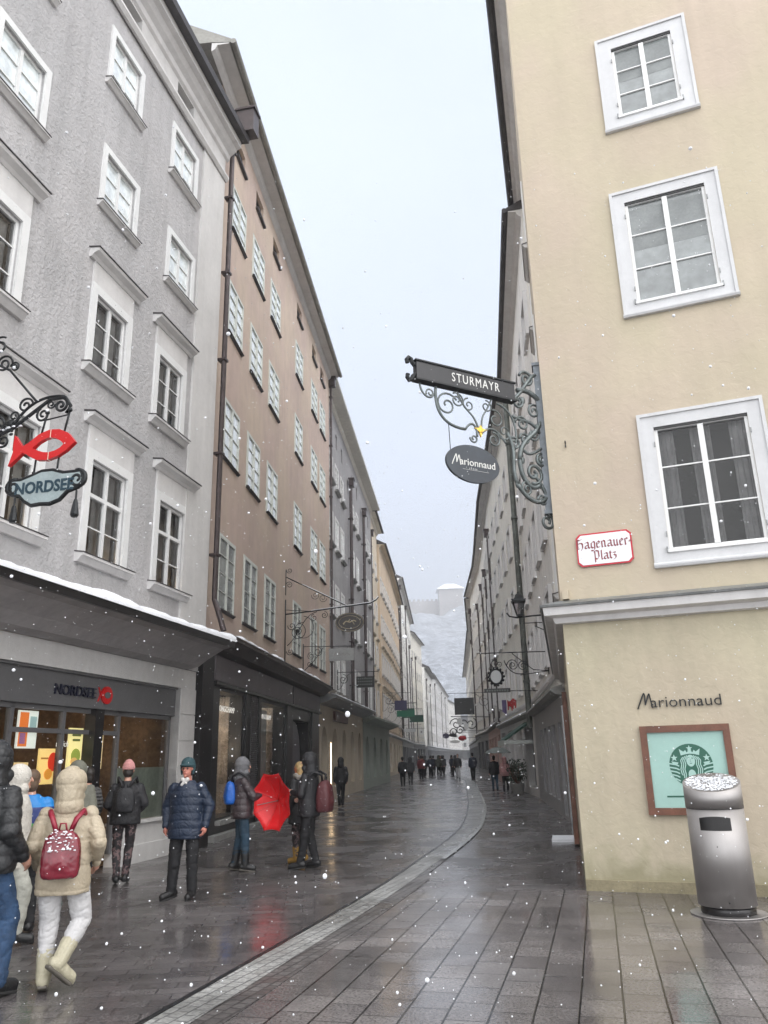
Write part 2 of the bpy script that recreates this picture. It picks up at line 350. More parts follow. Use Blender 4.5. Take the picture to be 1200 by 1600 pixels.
g = MB(); g.quad((-500, -60, 0), (500, -60, 0), (500, 1200, 0), (-500, 1200, 0))
tag(g.build('ground', m_street), kind='structure')
L_ = [(-2.6, 3.2), (-1.74, 6.23), (-1.28, 7.91), (-.27, 11.56), (.33, 14.22), (1.18, 18.03), (1.88, 22.02), (2.85, 31.09), (3.6, 40), (4.5, 50), (5.2, 58), (5.3, 66), (5.2, 80)]
def offs(pts, d):
    out = []
    for i, p in enumerate(pts):
        a = Vector(pts[max(i - 1, 0)]); b = Vector(pts[min(i + 1, len(pts) - 1)]); t_ = (b - a).normalized(); n_ = Vector((t_.y, -t_.x))
        dd = d(i) if callable(d) else d; out.append((p[0] + n_.x * dd, p[1] + n_.y * dd))
    return out
def smooth_path(p):
    for _ in range(2):
        q = [p[0]]
        for a, b in zip(p, p[1:]): q += [(a[0] * .75 + b[0] * .25, a[1] * .75 + b[1] * .25), (a[0] * .25 + b[0] * .75, a[1] * .25 + b[1] * .75)]
        p = q + [p[-1]]
    return p
L_ = smooth_path(L_)
def strip(a, b, z, name, mt):
    m = MB()
    for i in range(len(a) - 1): m.quad((*a[i], z), (*a[i + 1], z), (*b[i + 1], z), (*b[i], z))
    return tag(m.build(name, mt, recalc=False), kind='structure')
wid = lambda i: .36 if L_[i][1] < 13 else min(.36 + (L_[i][1] - 13) * .012, .55)
wid2 = lambda i: wid(i) + (.22 if L_[i][1] < 13 else .1)
sl = [(2.48 - .01, 11.17)]
pav = [(-6, -8)] + [( -3.2, 1.0)] + [p for p in offs(L_, .1) if p[1] < 11.2] + [(.0, 11.35), (1.2, 11.25), (2.45, 11.2), (12, 7.4), (12, -8)]
m = MB(); m.quad(*[(x, y, .004) for x, y in pav]); o = m.build('pavement', m_slab, recalc=False); tag(o, kind='structure')
strip(offs(L_, .05), offs(L_, wid2), .008, 'gutter_cobbles', m_cob)
strip(offs(L_, .05), offs(L_, wid), .012, 'gutter', m_gut)
strip(offs(L_, 0), offs(L_, .045), .016, 'drain_line', m_slot)
far_i = [i for i in range(len(L_)) if L_[i][1] > 14]
strip([offs(L_, wid)[i] for i in far_i], [offs(L_, lambda i: wid(i) + .09)[i] for i in far_i], .018, 'kerb_line', mat('pale_wet_stone', (.33, .34, .33), .25, var=.15, vs=6))

# ---------------------------------------------------------------- buildings
def wall(fr, L, z0, z1, holes, depth, back, name, mt, parent, s_start=0.0, o=0.0):
    """front skin with real openings and reveals, plus the closed block behind it"""
    m = fmb(fr)
    xs = sorted({s_start, L, *[h[0] for h in holes], *[h[1] for h in holes]}); zs = sorted({z0, z1, *[h[2] for h in holes], *[h[3] for h in holes]})
    xs = [x for x in xs if s_start <= x <= L]; zs = [z for z in zs if z0 <= z <= z1]
    for i in range(len(xs) - 1):
        for j in range(len(zs) - 1):
            cx, cz = (xs[i] + xs[i + 1]) / 2, (zs[j] + zs[j + 1]) / 2
            if any(h[0] < cx < h[1] and h[2] < cz < h[3] for h in holes): continue
            m.quad((xs[i], o, zs[j]), (xs[i + 1], o, zs[j]), (xs[i + 1], o, zs[j + 1]), (xs[i], o, zs[j + 1]))
    for a, b, c, d in holes:
        e = o - depth
        m.quad((a, o, c), (a, e, c), (a, e, d), (a, o, d)); m.quad((b, o, c), (b, o, d), (b, e, d), (b, e, c))
        m.quad((a, o, c), (b, o, c), (b, e, c), (a, e, c)); m.quad((a, o, d), (a, e, d), (b, e, d), (b, o, d))
    q = -back
    m.quad((s_start, o, z0), (s_start, o, z1), (s_start, q, z1), (s_start, q, z0)); m.quad((L, o, z0), (L, q, z0), (L, q, z1), (L, o, z1))
    m.quad((s_start, o, z1), (L, o, z1), (L, q, z1), (s_start, q, z1)); m.quad((s_start, q, z0), (s_start, q, z1), (L, q, z1), (L, q, z0))
    return m.build(name, mt, parent, recalc=False)

WM = {}
def win_meshes(key, w, h, side, cols, rows, surround=.0, proud=.03, recess=.08, transom=None, bar=.022, frame=.05, mull=.07, sill=None, hood=False, setback_curtain=False):
    if key in WM: return WM[key]
    def B(): return MB(lambda s, o, z: Vector((s, side * o, z)))
    m = B(); r = -recess
    # sash frame
    a, b = -w / 2, w / 2
    m.box(a, a + frame, r - .04, r + .02, 0, h); m.box(b - frame, b, r - .04, r + .02, 0, h)
    m.box(a + frame, b - frame, r - .04, r + .02, 0, frame); m.box(a + frame, b - frame, r - .04, r + .02, h - frame, h)
    if cols >= 2: m.box(-mull / 2, mull / 2, r - .04, r + .035, frame, h - frame)
    zb = frame
    if transom:
        zt = h * transom; m.box(a + frame, -mull / 2, r - .04, r + .04, zt - .035, zt + .035); m.box(mull / 2, b - frame, r - .04, r + .04, zt - .035, zt + .035)
        zz = [zt * (i + 1) / (rows) for i in range(rows - 1)]
    else: zz = [h * (i + 1) / rows for i in range(rows - 1)]
    for z in zz:
        m.box(a + frame, -mull / 2, r - .03, r + .01, z - bar / 2, z + bar / 2); m.box(mull / 2, b - frame, r - .03, r + .01, z - bar / 2, z + bar / 2)
    for k in ([-1, 1] if cols == 4 else []):
        m.box(k * w / 4 - bar / 2, k * w / 4 + bar / 2, r - .031, r + .009, frame, h - frame)
    if surround:
        q = surround
        m.box(a - q, a, 0, proud, -q * .4, h + q); m.box(b, b + q, 0, proud, -q * .4, h + q); m.box(a, b, 0, proud, h, h + q)
    out = {'window': m.mesh('window')}
    p = B(); p.quad((a + .01, r - .015, .01), (b - .01, r - .015, .01), (b - .01, r - .015, h - .01), (a + .01, r - .015, h - .01)); out['pane'] = p.mesh('pane', recalc=False)
    if sill:
        sw, sd, sh = sill; s_ = B(); s_.extr([(-.02, -sh), (sd * .35, -sh), (sd * .8, -sh * .35), (sd, -sh * .3), (sd, 0), (-.02, .03)], a - sw, b + sw); out['sill'] = s_.mesh('sill')
        s2 = B(); s2.extr([(-.02, .031), (sd + .012, .001), (sd + .012, .016), (-.02, .048)], a - sw - .012, b + sw + .012); out['sill_sheet'] = s2.mesh('sill_sheet')
    if hood:
        q = surround; hz = h + q + .42
        s_ = B(); s_.box(a - q, b + q, 0, proud * .8, h + q + .002, hz)
        s_.extr([(0, hz), (.05, hz), (.09, hz + .05), (.19, hz + .10), (.21, hz + .15), (0, hz + .18)], a - q - .16, b + q + .16); out['hood'] = s_.mesh('hood')
        s2 = B(); s2.extr([(0, hz + .182), (.23, hz + .152), (.23, hz + .17), (0, hz + .205)], a - q - .18, b + q + .18); out['hood_sheet'] = s2.mesh('hood_sheet')
    if setback_curtain:
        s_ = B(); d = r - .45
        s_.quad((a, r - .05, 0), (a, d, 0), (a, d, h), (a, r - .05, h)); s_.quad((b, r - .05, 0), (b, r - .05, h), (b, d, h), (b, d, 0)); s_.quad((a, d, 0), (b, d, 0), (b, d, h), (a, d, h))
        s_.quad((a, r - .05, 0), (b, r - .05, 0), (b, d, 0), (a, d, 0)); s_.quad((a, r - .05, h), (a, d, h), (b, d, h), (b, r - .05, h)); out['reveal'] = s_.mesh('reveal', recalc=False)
        c = B()
        for (x0, x1) in ((a + .03, a + w * .2), (b - w * .2, b - .03), (-w * .12, w * .1)):
            n = 9
            for i in range(n):
                xa = x0 + (x1 - x0) * i / n; xb = x0 + (x1 - x0) * (i + 1) / n
                ya = r - .16 + .018 * math.sin(i * 2.1); yb = r - .16 + .018 * math.sin((i + 1) * 2.1)
                c.quad((xa, ya, .02), (xb, yb, .02), (xb, yb, h - .02), (xa, ya, h - .02))
        out['curtain'] = c.mesh('curtain', recalc=False)
    WM[key] = out; return out

def put_window(root, fr, s, z, ms, mats, extra=(), o=0.0):
    """ms: meshes; mats: dict part->material.  window > pane, sill, hood ..."""
    for k, me in ms.items():
        mm = mats.get(k)
        if mm and (len(me.materials) == 0): me.materials.append(mm)
    wo = inst(ms['window'], 'window', root, fr.loc(s, o, z), fr.ang)
    for k, me in ms.items():
        if k == 'window': continue
        inst(me, k, wo, (0, 0, 0))
    return wo

def eave(root, fr, s0, s1, z, over, mt_soffit, mt_edge, gutter=True, back=9, rise=.55, thick=.12, name='roof'):
    m = fmb(fr); m.extr([(-back / 2, z + back / 2 * rise + .3), (over, z + thick), (over, z + thick * .4), (over - .03, z), (0.002, z + .05), (-back, z), (-back, z + .2)], s0, s1)
    r = m.build(name, mt_edge, root)
    m = fmb(fr); m.extr([(0.003, z - .25), (.1, z - .18), (.16, z - .05), (over - .05, z - .03), (over - .05, z - .004), (.003, z + .03)], s0 + .01, s1 - .01); m.build('cornice', mt_soffit, root)
    if gutter:
        m = fmb(fr); m.tube([(s0, over + .06, z + .04), (s1, over + .06, z + .04)], .085, 8); m.build('gutter_pipe', mt_edge, root)
    return r

def downpipe(root, fr, s, z0, z1, r=.06, mt=None, head=True, o=.1):
    m = fmb(fr); m.tube([(s, o, z0), (s, o, z1)], r, 8)
    z = z0 + 1.2
    while z < z1: m.box(s - r * 1.4, s + r * 1.4, 0.01, o + r * 1.3, z, z + .05); z += 2.6
    if head: m.box(s - r * 2.4, s + r * 2.4, o - .1, o + .22, z1 - .02, z1 + .42); m.box(s - r * 2.9, s + r * 2.9, o - .12, o + .26, z1 + .42, z1 + .5)
    return m.build('downpipe', mt or pipe_brown, root, smooth=False)

def snow_strip(root, fr, s0, s1, o0, o1, z, h=.08, name='snow', slope=0.0, patch=0.0):
    m = fmb(fr); n = max(2, int((s1 - s0) / .12)); k = 5; rows = []
    for i in range(n + 1):
        s = s0 + (s1 - s0) * i / n; rr = []
        keep = 1 if noise.noise(Vector((s * .9, 3.3, z))) > patch - .5 or patch == 0 else 0.03
        hh = h * (0.75 + .5 * noise.noise(Vector((s * 2.2, z, 0))) + .3 * noise.noise(Vector((s * 7, z, 4)))) * keep
        for j in range(k + 1):
            q = j / k; oo = o0 + (o1 - o0) * q + (.02 * noise.noise(Vector((s * 5, 9, 1))) if j == k else 0)
            rr.append((s, oo, z + slope * q + hh * (.9, 1.0, 1.05, 1.05, .95, .62)[j]))
        rows.append(rr)
    flat = [p for rr in rows for p in rr]; K = k + 1
    base = [(s_, o_, z + slope * ((o_ - o0) / (o1 - o0))) for (s_, o_, z_) in flat]
    fs = []
    for i in range(n):
        for j in range(k): fs.append((i * K + j, (i + 1) * K + j, (i + 1) * K + j + 1, i * K + j + 1))
    N = len(flat)
    for i in range(n): fs.append((i * K + k, (i + 1) * K + k, N + (i + 1) * K + k, N + i * K + k))
    m.add(flat + base, fs); return m.build(name, snow, root, smooth=True)

def text_polys(s, size, extr=0.0, shear=0.0, align='CENTER', bold=0.0, space=1.0):
    cu = bpy.data.curves.new('t', 'FONT'); cu.body = s; cu.size = size; cu.extrude = extr; cu.shear = shear; cu.align_x = align; cu.align_y = 'CENTER'
    cu.offset = bold; cu.space_character = space; cu.resolution_u = 3
    o = bpy.data.objects.new('t', cu); C.objects.link(o); dg = bpy.context.evaluated_depsgraph_get(); me = bpy.data.meshes.new_from_object(o.evaluated_get(dg))
    vs = [tuple(v.co) for v in me.vertices]; fs = [tuple(p.vertices) for p in me.polygons]
    bpy.data.objects.remove(o); bpy.data.curves.remove(cu); bpy.data.meshes.remove(me); return vs, fs

def add_text(mb, s, size, at, extr=.01, sx=1.0, flip=False, **k):
    """text in the x-z plane of mb, outward along y; at=(x,y,z)"""
    vs, fs = text_polys(s, size, extr, **k)
    mb.add([(at[0] + (-x if flip else x) * sx, at[1] + z, at[2] + y) for x, y, z in vs], fs)

# ================================================================ grey roughcast house (left)
f1 = Frame((-4.764, 14.36), (.2162, .9763), -1)
b1 = empty('townhouse', f1.a, 0, 'grey roughcast townhouse with white framed windows above the fish shop', 'house')
rows1 = [(5.05, 1.75, [(-3.5, 1.15), (-.92, 1.15), (1.46, 1.1)], 'tall'), (8.4, 1.5, [(-4.45, 1.05), (-1.29, 1.04), (1.04, 1.04)], 'mid'),
         (11.75, 1.22, [(-4.35, 1.06), (-1.37, 1.06), (1.19, 1.06)], 'small'), (14.52, 1.25, [(-4.5, 1.04), (-1.5, 1.02), (1.1, 1.06)], 'top')]
holes = [(s - w_ / 2, s + w_ / 2, z, z + h) for z, h, cs, _ in rows1 for s, w_ in cs]
vents = [(-4.6, -3.75, 16.72, 17.08), (-2.0, -1.15, 16.72, 17.1), (.52, 1.36, 16.74, 17.12)]
wall(f1, 3.25, 3.55, 16.5, holes, .12, 8, 'wall', plaster_grey, b1, s_start=-14)
wall(f1, 3.25, 16.5, 17.6, vents, .3, 8, 'frieze', plaster_light, b1, s_start=-14, o=.03)
for v in vents: m = fmb(f1); m.box(v[0], v[1], -.28, -.24, v[2], v[3]); m.build('vent', shop_black, b1)
m = fmb(f1); m.extr([(0.031, 16.42), (.09, 16.42), (.15, 16.5), (.15, 16.56), (.031, 16.6)], -14, 3.25); m.build('string_course', trim_white, b1)
m = fmb(f1); m.extr([(.031, 17.15), (.09, 17.2), (.12, 17.32), (.22, 17.4), (.30, 17.5), (.42, 17.54), (.42, 17.72), (.031, 17.75)], -14, 3.35); m.build('cornice', trim_white, b1)
m = fmb(f1); m.extr([(.40, 17.725), (.62, 17.70), (.64, 17.86), (-.5, 18.5), (-3.5, 20.4), (-8, 17.8)], -14, 3.4); m.build('roof', dark_metal, b1)
m = fmb(f1); m.box(2.0, 3.22, 0.002, .05, 4.3, 16.41); m.build('pilaster', plaster_light, b1)
mats1 = {'window': white_paint, 'pane': G_CLEAR, 'sill': trim_white, 'sill_sheet': dark_metal, 'hood': trim_white, 'hood_sheet': dark_metal, 'curtain': curtain_m, 'reveal': interior_dark}
pale_interior = mat('pale_blind', (.50, .56, .55), .8, var=.2, vs=1.2)
for z, h, cs, kind in rows1:
    for s, w_ in cs:
        sur = .17 if kind in ('tall', 'mid') else .13
        if kind in ('tall', 'mid'):
            me = win_meshes(('b1', kind, w_), w_, h, -1, 2, 3 if kind == 'mid' else 2, sur, .04, .055, transom=.64 if kind == 'tall' else None, sill=(.24, .17, .14), hood=True, setback_curtain=True, frame=.055)
            wd = put_window(b1, f1, s, z, me, mats1)
            if kind == 'tall':
                q = fmb(f1); q.ball((0, 0, 0), .035, n=8, k=5); q.tube([(0, 0, -.13), (0, 0, -.03)], .018)
                q.build('candle_lamp', emit('warm_lamp', (1, .62, .22), 9), wd, loc=(w_ * .22 * f1.t.x * 0 + 0.24, .30, .17), rz=0)
        else:
            me = win_meshes(('b1', kind, w_), w_, h, -1, 2, 3, sur, .035, .07, sill=(.17, .13, .09), frame=.05)
            put_window(b1, f1, s, z, me, dict(mats1, pane=P_PALE))
m = fmb(f1)
for i in range(1): m.tube([(3.42, .14, 17.6), (3.42, .14, 5.2), (3.3, .3, 4.9), (3.3, .45, 4.45)], .065, 10); m.box(3.3, 3.54, .0, .22, 17.5, 17.56)
for z in (6.2, 8.7, 11.2, 13.7, 16): m.box(3.33, 3.51, .0, .22, z, z + .06)
m.build('downpipe', pipe_brown, b1, smooth=False)
m = fmb(f1); m.box(3.12, 3.5, .35, .85, 17.9, 18.6); m.box(3.08, 3.54, .31, .89, 18.6, 18.66); m.build('rain_head', pipe_brown, b1)
# canopy with snow
m = fmb(f1); m.extr([(.002, 3.55), (.25, 3.60), (.45, 3.74), (.80, 3.93), (1.0, 3.97), (1.02, 4.07), (.002, 4.32)], -14, 2.55)
m.build('canopy', mat('grey_canopy', (.38, .365, .37), .7, var=.1, vs=1.5, streak=.15), b1)
m = fmb(f1); m.extr([(.99, 3.955), (1.045, 3.955), (1.05, 4.085), (.98, 4.10)], -14, 2.57); m.build('canopy_edge', shop_black, b1)
snow_strip(b1, f1, -14, 2.55, .55, 1.08, 4.18, .15, 'snow_cover', slope=-.11)
# shop front
m = fmb(f1); m.box(-14, 3.0, -.25, -.02, 3.16, 3.547); m.build('lintel', plaster_light, b1)
m = fmb(f1); m.box(-14, 2.28, -.30, -.10, 2.60, 3.12); m.box(-14, 2.28, -.30, -.05, 3.12, 3.157); m.build('fascia', shop_grey, b1)
m = fmb(f1)
for i in range(6): m.box(2.32, 3.0, -.25, 0.0, .02 + i * .525, .02 + i * .525 + .51)
m.box(2.32, 3.0, -.25, -.02, 0, 3.158); m.build('shop_pier', plaster_light, b1)
m = fmb(f1); m.box(3.04, 3.62, -.3, .12, 0, 3.98); m.build('black_pier', shop_black, b1)
m = fmb(f1); m.box(.35, 2.3, -.30, .0, 0, .30); m.box(.35, 2.3, -.30, -.03, .30, .66); m.box(.33, 2.31, -.32, .03, .66, .70); m.box(-14, -1.0, -.30, -.03, 0, .22)
m.build('parapet', plaster_light, b1)
sf = empty('shop_front', (0, 0, 0)); sf.parent = b1
m = fmb(f1)
for s in (-6.6, -5.2, -3.75, -2.62, -1.35, .30, 2.20): m.box(s - .04, s + .04, -.24, -.16, .22, 2.6)
m.box(-14, 2.24, -.24, -.16, 2.52, 2.597); m.box(-2.6, .3, -.235, -.165, 2.18, 2.25); m.build('mullion', shop_grey, sf)
m = fmb(f1); m.box(-.62, -.36, -.26, -.06, .0, 2.597); m.build('door_post', shop_black, sf)
m = fmb(f1); m.quad((-14, -.2, .2), (2.24, -.2, .2), (2.24, -.2, 2.55), (-14, -.2, 2.55)); m.build('shop_glass', G_SHOP, sf, recalc=False)
m = fmb(f1); m.quad((.36, -.215, .71), (2.18, -.215, .71), (2.18, -.215, 1.62), (.36, -.215, 1.62)); m.build('frosted_film', mat('frosted_film', (.46, .50, .43), .35, var=.25, vs=1.5), sf, recalc=False)
# interior room
m = fmb(f1)
m.quad((-12, -4.5, .05), (2.3, -4.5, .05), (2.3, -4.5, 3.1), (-12, -4.5, 3.1)); m.quad((2.3, -.3, .05), (2.3, -4.5, .05), (2.3, -4.5, 3.1), (2.3, -.3, 3.1))
m.quad((-12, -.3, .03), (2.3, -.3, .03), (2.3, -4.5, .03), (-12, -4.5, .03)); m.quad((-12, -.3, 3.1), (-12, -4.5, 3.1), (2.3, -4.5, 3.1), (2.3, -.3, 3.1))
m.build('shop_room', mat('shop_interior', (.20, .13, .075), .6, var=.6, vs=1.2), sf, recalc=False)
m = fmb(f1); m.box(-6, .2, -3.2, -2.6, .05, 1.1); m.box(-6, .2, -3.3, -2.5, 1.1, 1.15); m.build('counter', mat('counter_panel', (.35, .24, .12), .4, var=.3), sf)
for s_ in (-4.9, -3.7, -2.5, -1.3):
    q = fmb(f1); q.box(s_ - .5, s_ + .5, -4.44, -4.40, 1.9, 2.5); bd_ = q.build('menu_board', emit('menu_glow', (.9, .6, .3), .35), sf)
    q = fmb(f1)
    for k in range(5): q.box(s_ - .42, s_ + .05 + .07 * (k % 3), -4.395, -4.39, 2.0 + k * .09, 2.035 + k * .09)
    q.box(s_ + .2, s_ + .43, -4.395, -4.39, 2.02, 2.4); q.build('menu_print', mat('menu_ink', (.12, .03, .015), .6), bd_)
q = fmb(f1); rng = random.Random(8)
for z_ in (.75, 1.15, 1.55): q.box(.4, 2.0, -3.4, -3.0, z_, z_ + .03)
q.build('shelf', wood_brown, sf)
for k, (cn, cc) in enumerate((('ochre_pack', (.45, .25, .06)), ('blue_pack', (.04, .12, .3)), ('white_pack', (.5, .5, .47)))):
    q = fmb(f1)
    for i in range(9): s_ = .45 + rng.random() * 1.45; z_ = rng.choice((.78, 1.18, 1.58)); q.box(s_, s_ + .08, -3.2 - k * .05, -3.1 - k * .05, z_, z_ + rng.uniform(.12, .25))
    q.build('goods', mat(cn, cc, .5), sf)
m = fmb(f1)
for s in (-5.5, -4.1, -2.9, -1.7, -.4, .9): m.box(s - .09, s + .09, -2.1, -1.9, 2.95, 3.0)
m.build('ceiling_lamp', emit('warm_ceiling_lamp', (1, .68, .34), 22), sf)
def poster(s0, s1, z0, z1, o, base, marks):
    p = fmb(f1); p.box(s0, s1, o - .03, o, z0, z1); r = p.build('lit_poster', emit('poster_%s' % base[0], base[1], base[2]), sf)
    for k, (kind, a, b, c, d, col) in enumerate(marks):
        q = fmb(f1)
        if kind == 'r': q.box(s0 + (s1 - s0) * a, s0 + (s1 - s0) * b, o + .002, o + .004, z0 + (z1 - z0) * c, z0 + (z1 - z0) * d)
        else:
            q.plate([(s0 + (s1 - s0) * a + b * math.cos(t_ * math.pi / 10), z0 + (z1 - z0) * c + b * d * math.sin(t_ * math.pi / 10)) for t_ in range(20)], o + .002 + k * .001, o + .005 + k * .001)
        q.build('poster_print', emit('ink_%.2f%.2f%.2f' % col, col, .35), r)
red = (.75, .05, .02)
poster(-2.35, -1.9, 1.95, 2.5, -.24, ('white', (.75, .78, .72), .5), [('r', .05, .5, .05, .95, (.85, .22, .04)), ('r', .58, .92, .5, .85, (.35, .5, .5)), ('r', .12, .4, .12, .4, (.2, .15, .4))])
poster(-2.45, -2.0, 1.2, 1.75, -.26, ('cream', (.85, .62, .30), .4), [('r', .1, .9, .6, .68, (.35, .15, .05)), ('r', .1, .9, .45, .53, (.35, .15, .05)), ('r', .1, .8, .3, .38, (.35, .15, .05))])
poster(-1.75, -1.25, 1.42, 1.95, -.26, ('amber', (.95, .68, .25), .5), [('c', .68, .12, .62, 1.2, red), ('c', .5, .10, .28, .8, (.8, .35, .05)), ('r', .08, .45, .7, .75, (.4, .2, .05))])
poster(-1.02, -.64, 1.62, 2.28, -.26, ('lemon', (.95, .82, .38), .55), [('r', .2, .85, .80, .88, (.15, .18, .05)), ('r', .25, .8, .68, .74, (.15, .18, .05)), ('c', .55, .13, .33, .9, (.35, .42, .08)), ('c', .45, .10, .2, .6, (.9, .55, .2))])
poster(-.32, -.02, 1.62, 2.26, -.26, ('warm', (.95, .74, .40), .6), [('c', .55, .11, .75, 1.1, red), ('c', .5, .08, .25, 1.2, (.75, .3, .1))])
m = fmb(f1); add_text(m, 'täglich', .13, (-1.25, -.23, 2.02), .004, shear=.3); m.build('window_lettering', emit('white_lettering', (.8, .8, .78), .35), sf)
m = fmb(f1); add_text(m, 'NORDSEE', .23, (-1.22, -.08, 2.84), .015, bold=.001, sx=1.15); m.build('fascia_lettering', mat('dark_navy_letters', (.012, .014, .03), .4), b1)
m = fmb(f1)
q = [(.24 * math.cos(t_ * math.pi / 12), .13 * math.sin(t_ * math.pi / 12)) for t_ in range(24)]
m.plate([(-.30 + x, 2.84 + z) for x, z in [(.17 * math.cos(t_ * math.pi / 12), .15 * math.sin(t_ * math.pi / 12)) for t_ in range(24)]], -.1, -.07)
m.plate([(-.47, 2.84), (-.56, 2.96), (-.50, 2.84), (-.56, 2.72)], -.1, -.07); m.build('fish_emblem', mat('sign_red', (.55, .01, .012), .35), b1)
m = fmb(f1); m.plate([(-.30 + .09 * math.cos(t_ * math.pi / 12), 2.84 + .055 * math.sin(t_ * math.pi / 12)) for t_ in range(24)], -.069, -.06); m.build('emblem_eye', shop_grey, b1)

# ================================================================ terracotta house
f2 = Frame((-3.915, 20.688), (.0867, .9962), -1)
b2 = empty('townhouse', f2.a, 0, 'terracotta townhouse with rows of pale windows above the dark Longchamp shop', 'house')
cols2 = [-1.2, 1.13, 3.53, 7.75, 11.1, 13.22]
rows2 = [(5.22, 1.82), (9.1, 1.62), (12.72, 1.55), (15.98, 1.42)]
holes = [(s - .72, s + .72, z, z + h) for z, h in rows2 for s in cols2] + [(s - .5, s + .45, 18.65, 19.3) for s in cols2]
wall(f2, 15.25, 4.2, 20.0, holes, .1, 9, 'wall', plaster_orange, b2, s_start=-2.9)
m = fmb(f2)
for s in cols2: m.box(s - .5, s + .45, -.32, -.28, 18.65, 19.3)
m.build('attic_recess', plaster_cream, b2)
for s in cols2:
    q = fmb(f2); q.box(s - .55, s + .5, -.05, .09, 18.56, 18.64); q.build('attic_sill', dark_metal, b2)
E2 = {'window': frame_grey, 'pane': P_PALE, 'sill': dark_metal, 'sill_sheet': dark_metal}
for ri, (z, h) in enumerate(rows2):
    me = win_meshes(('b2', ri), 1.4, h, -1, 2, 4, .07, .012, -.01, sill=(.03, .07, .04), frame=.045, bar=.018, mull=.05)
    for s in cols2: put_window(b2, f2, s, z, me, dict(E2, pane=P_PALE if ri else P_MID))
eave(b2, f2, -4.3, 15.3, 19.95, .53, plaster_light, mat('weathered_eave', (.27, .265, .245), .8, var=.2, vs=1.5), gutter=True)
m = fmb(f2); m.box(-4.25, -2.91, -9, -.45, 17.4, 20); m.build('gable_wall', plaster_light, b2)
downpipe(b2, f2, 15.2, 4.6, 19.4, .06)
m = fmb(f2); m.extr([(.002, 4.1), (.3, 4.16), (.52, 4.32), (.60, 4.36), (.61, 4.45), (.002, 4.66)], -2.2, 12.2); m.build('canopy', mat('dark_canopy', (.06, .048, .046), .5, var=.2), b2)
snow_strip(b2, f2, -2.2, 12.2, .42, .63, 4.50, .075, 'snow_cover', slope=-.045, patch=.5)
wall(f2, 12.3, 0, 4.19, [(-1.45, .55, .45, 3.3), (2.55, 5.55, .45, 3.3), (7.1, 9.9, .05, 3.0)], .35, 3, 'shop_wall', shop_black, b2, s_start=-2.2, o=.03)
m = fmb(f2); m.box(-2.1, 6.7, .031, .10, 3.5, 4.08); m.build('fascia_panel', shop_violet, b2); m = fmb(f2); m.box(6.9, 12.1, .031, .10, 3.5, 4.08); m.build('fascia_panel', shop_violet, b2)
m = fmb(f2); m.box(-2.15, 12.15, .031, .16, 3.40, 3.47); m.build('fascia_moulding', shop_black, b2)
m = fmb(f2); m.box(.75, 1.0, .031, .1, .1, 3.39); m.box(2.1, 2.4, .031, .1, .1, 3.39); m.box(5.8, 6.3, .031, .12, .1, 3.39); m.box(10.3, 10.8, .031, .12, .1, 3.39); m.build('pier', shop_black, b2)
m = fmb(f2)
for i in range(56): m.tube([(1.2, .11, .35 + i * .054), (1.9, .11, .35 + i * .054)], .022, 5)
m.build('ribbed_pier', mat('ribbed_grey', (.12, .11, .115), .4, .3), b2)
m = fmb(f2); m.plate([(7.15, .1)] + [(8.5 - 1.2 * math.cos(t_ * math.pi / 14), 1.9 + 1.1 * math.sin(t_ * math.pi / 14)) for t_ in range(15)] + [(9.85, .1)], -.28, -.24)
m.build('arched_door', mat('violet_grey_door', (.14, .13, .15), .3), b2)
disp = mat('window_display', (.34, .29, .25), .8, var=.6, vs=2.2)
m = fmb(f2)
for a, b_ in ((-1.45, .55), (2.55, 5.55)): m.quad((a, -1.5, .45), (b_, -1.5, .45), (b_, -1.5, 3.3), (a, -1.5, 3.3)); m.quad((a, -.3, .45), (a, -1.5, .45), (b_, -1.5, .45), (b_, -.3, .45)); m.quad((b_, -.3, .45), (b_, -1.5, .45), (b_, -1.5, 3.3), (b_, -.3, 3.3)); m.quad((a, -.3, .45), (a, -.3, 3.3), (a, -1.5, 3.3), (a, -1.5, .45))
m.build('display_room', disp, b2, recalc=False)
m = fmb(f2); m.box(-1.3, -.75, -.9, -.5, .5, 1.9); m.box(3.0, 3.6, -.9, -.5, .5, 1.5); m.build('display_panel', mat('display_ochre', (.42, .24, .09), .6, var=.2), b2)
m = fmb(f2); m.box(-1.3, -.75, -.9, -.5, 1.95, 2.02); m.box(-1.3, .4, -.8, -.7, 3.22, 3.26); m.box(2.7, 5.4, -.8, -.7, 3.22, 3.26); m.build('added_display_strip', emit('added_display_strip', (1, .88, .72), 14), b2)  # glowing strips added to brighten the display rooms
m = fmb(f2); m.box(-1.4, -.95, -.45, -.4, .5, 3.2); m.box(4.2, 5.3, -.5, -.45, .5, 3.2); m.build('display_curtain', mat('pale_display', (.62, .63, .65), .8, var=.1), b2)
for a, b_ in ((-1.45, .55), (2.55, 5.55)):
    m = fmb(f2); m.quad((a, -.12, .45), (b_, -.12, .45), (b_, -.12, 3.3), (a, -.12, 3.3)); m.build('shop_window', G_SHOP, b2, recalc=False)
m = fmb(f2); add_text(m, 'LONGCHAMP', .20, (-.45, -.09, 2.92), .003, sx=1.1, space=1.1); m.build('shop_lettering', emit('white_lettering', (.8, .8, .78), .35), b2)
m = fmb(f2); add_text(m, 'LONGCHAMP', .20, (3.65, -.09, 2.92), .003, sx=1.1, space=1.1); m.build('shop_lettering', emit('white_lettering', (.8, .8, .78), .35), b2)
m = fmb(f2); m.box(-2.1, 6.9, .031, .22, .0, .12); m.box(-1.5, 6.4, .031, .16, .30, .40); m.build('shop_sill', sill_stone, b2)

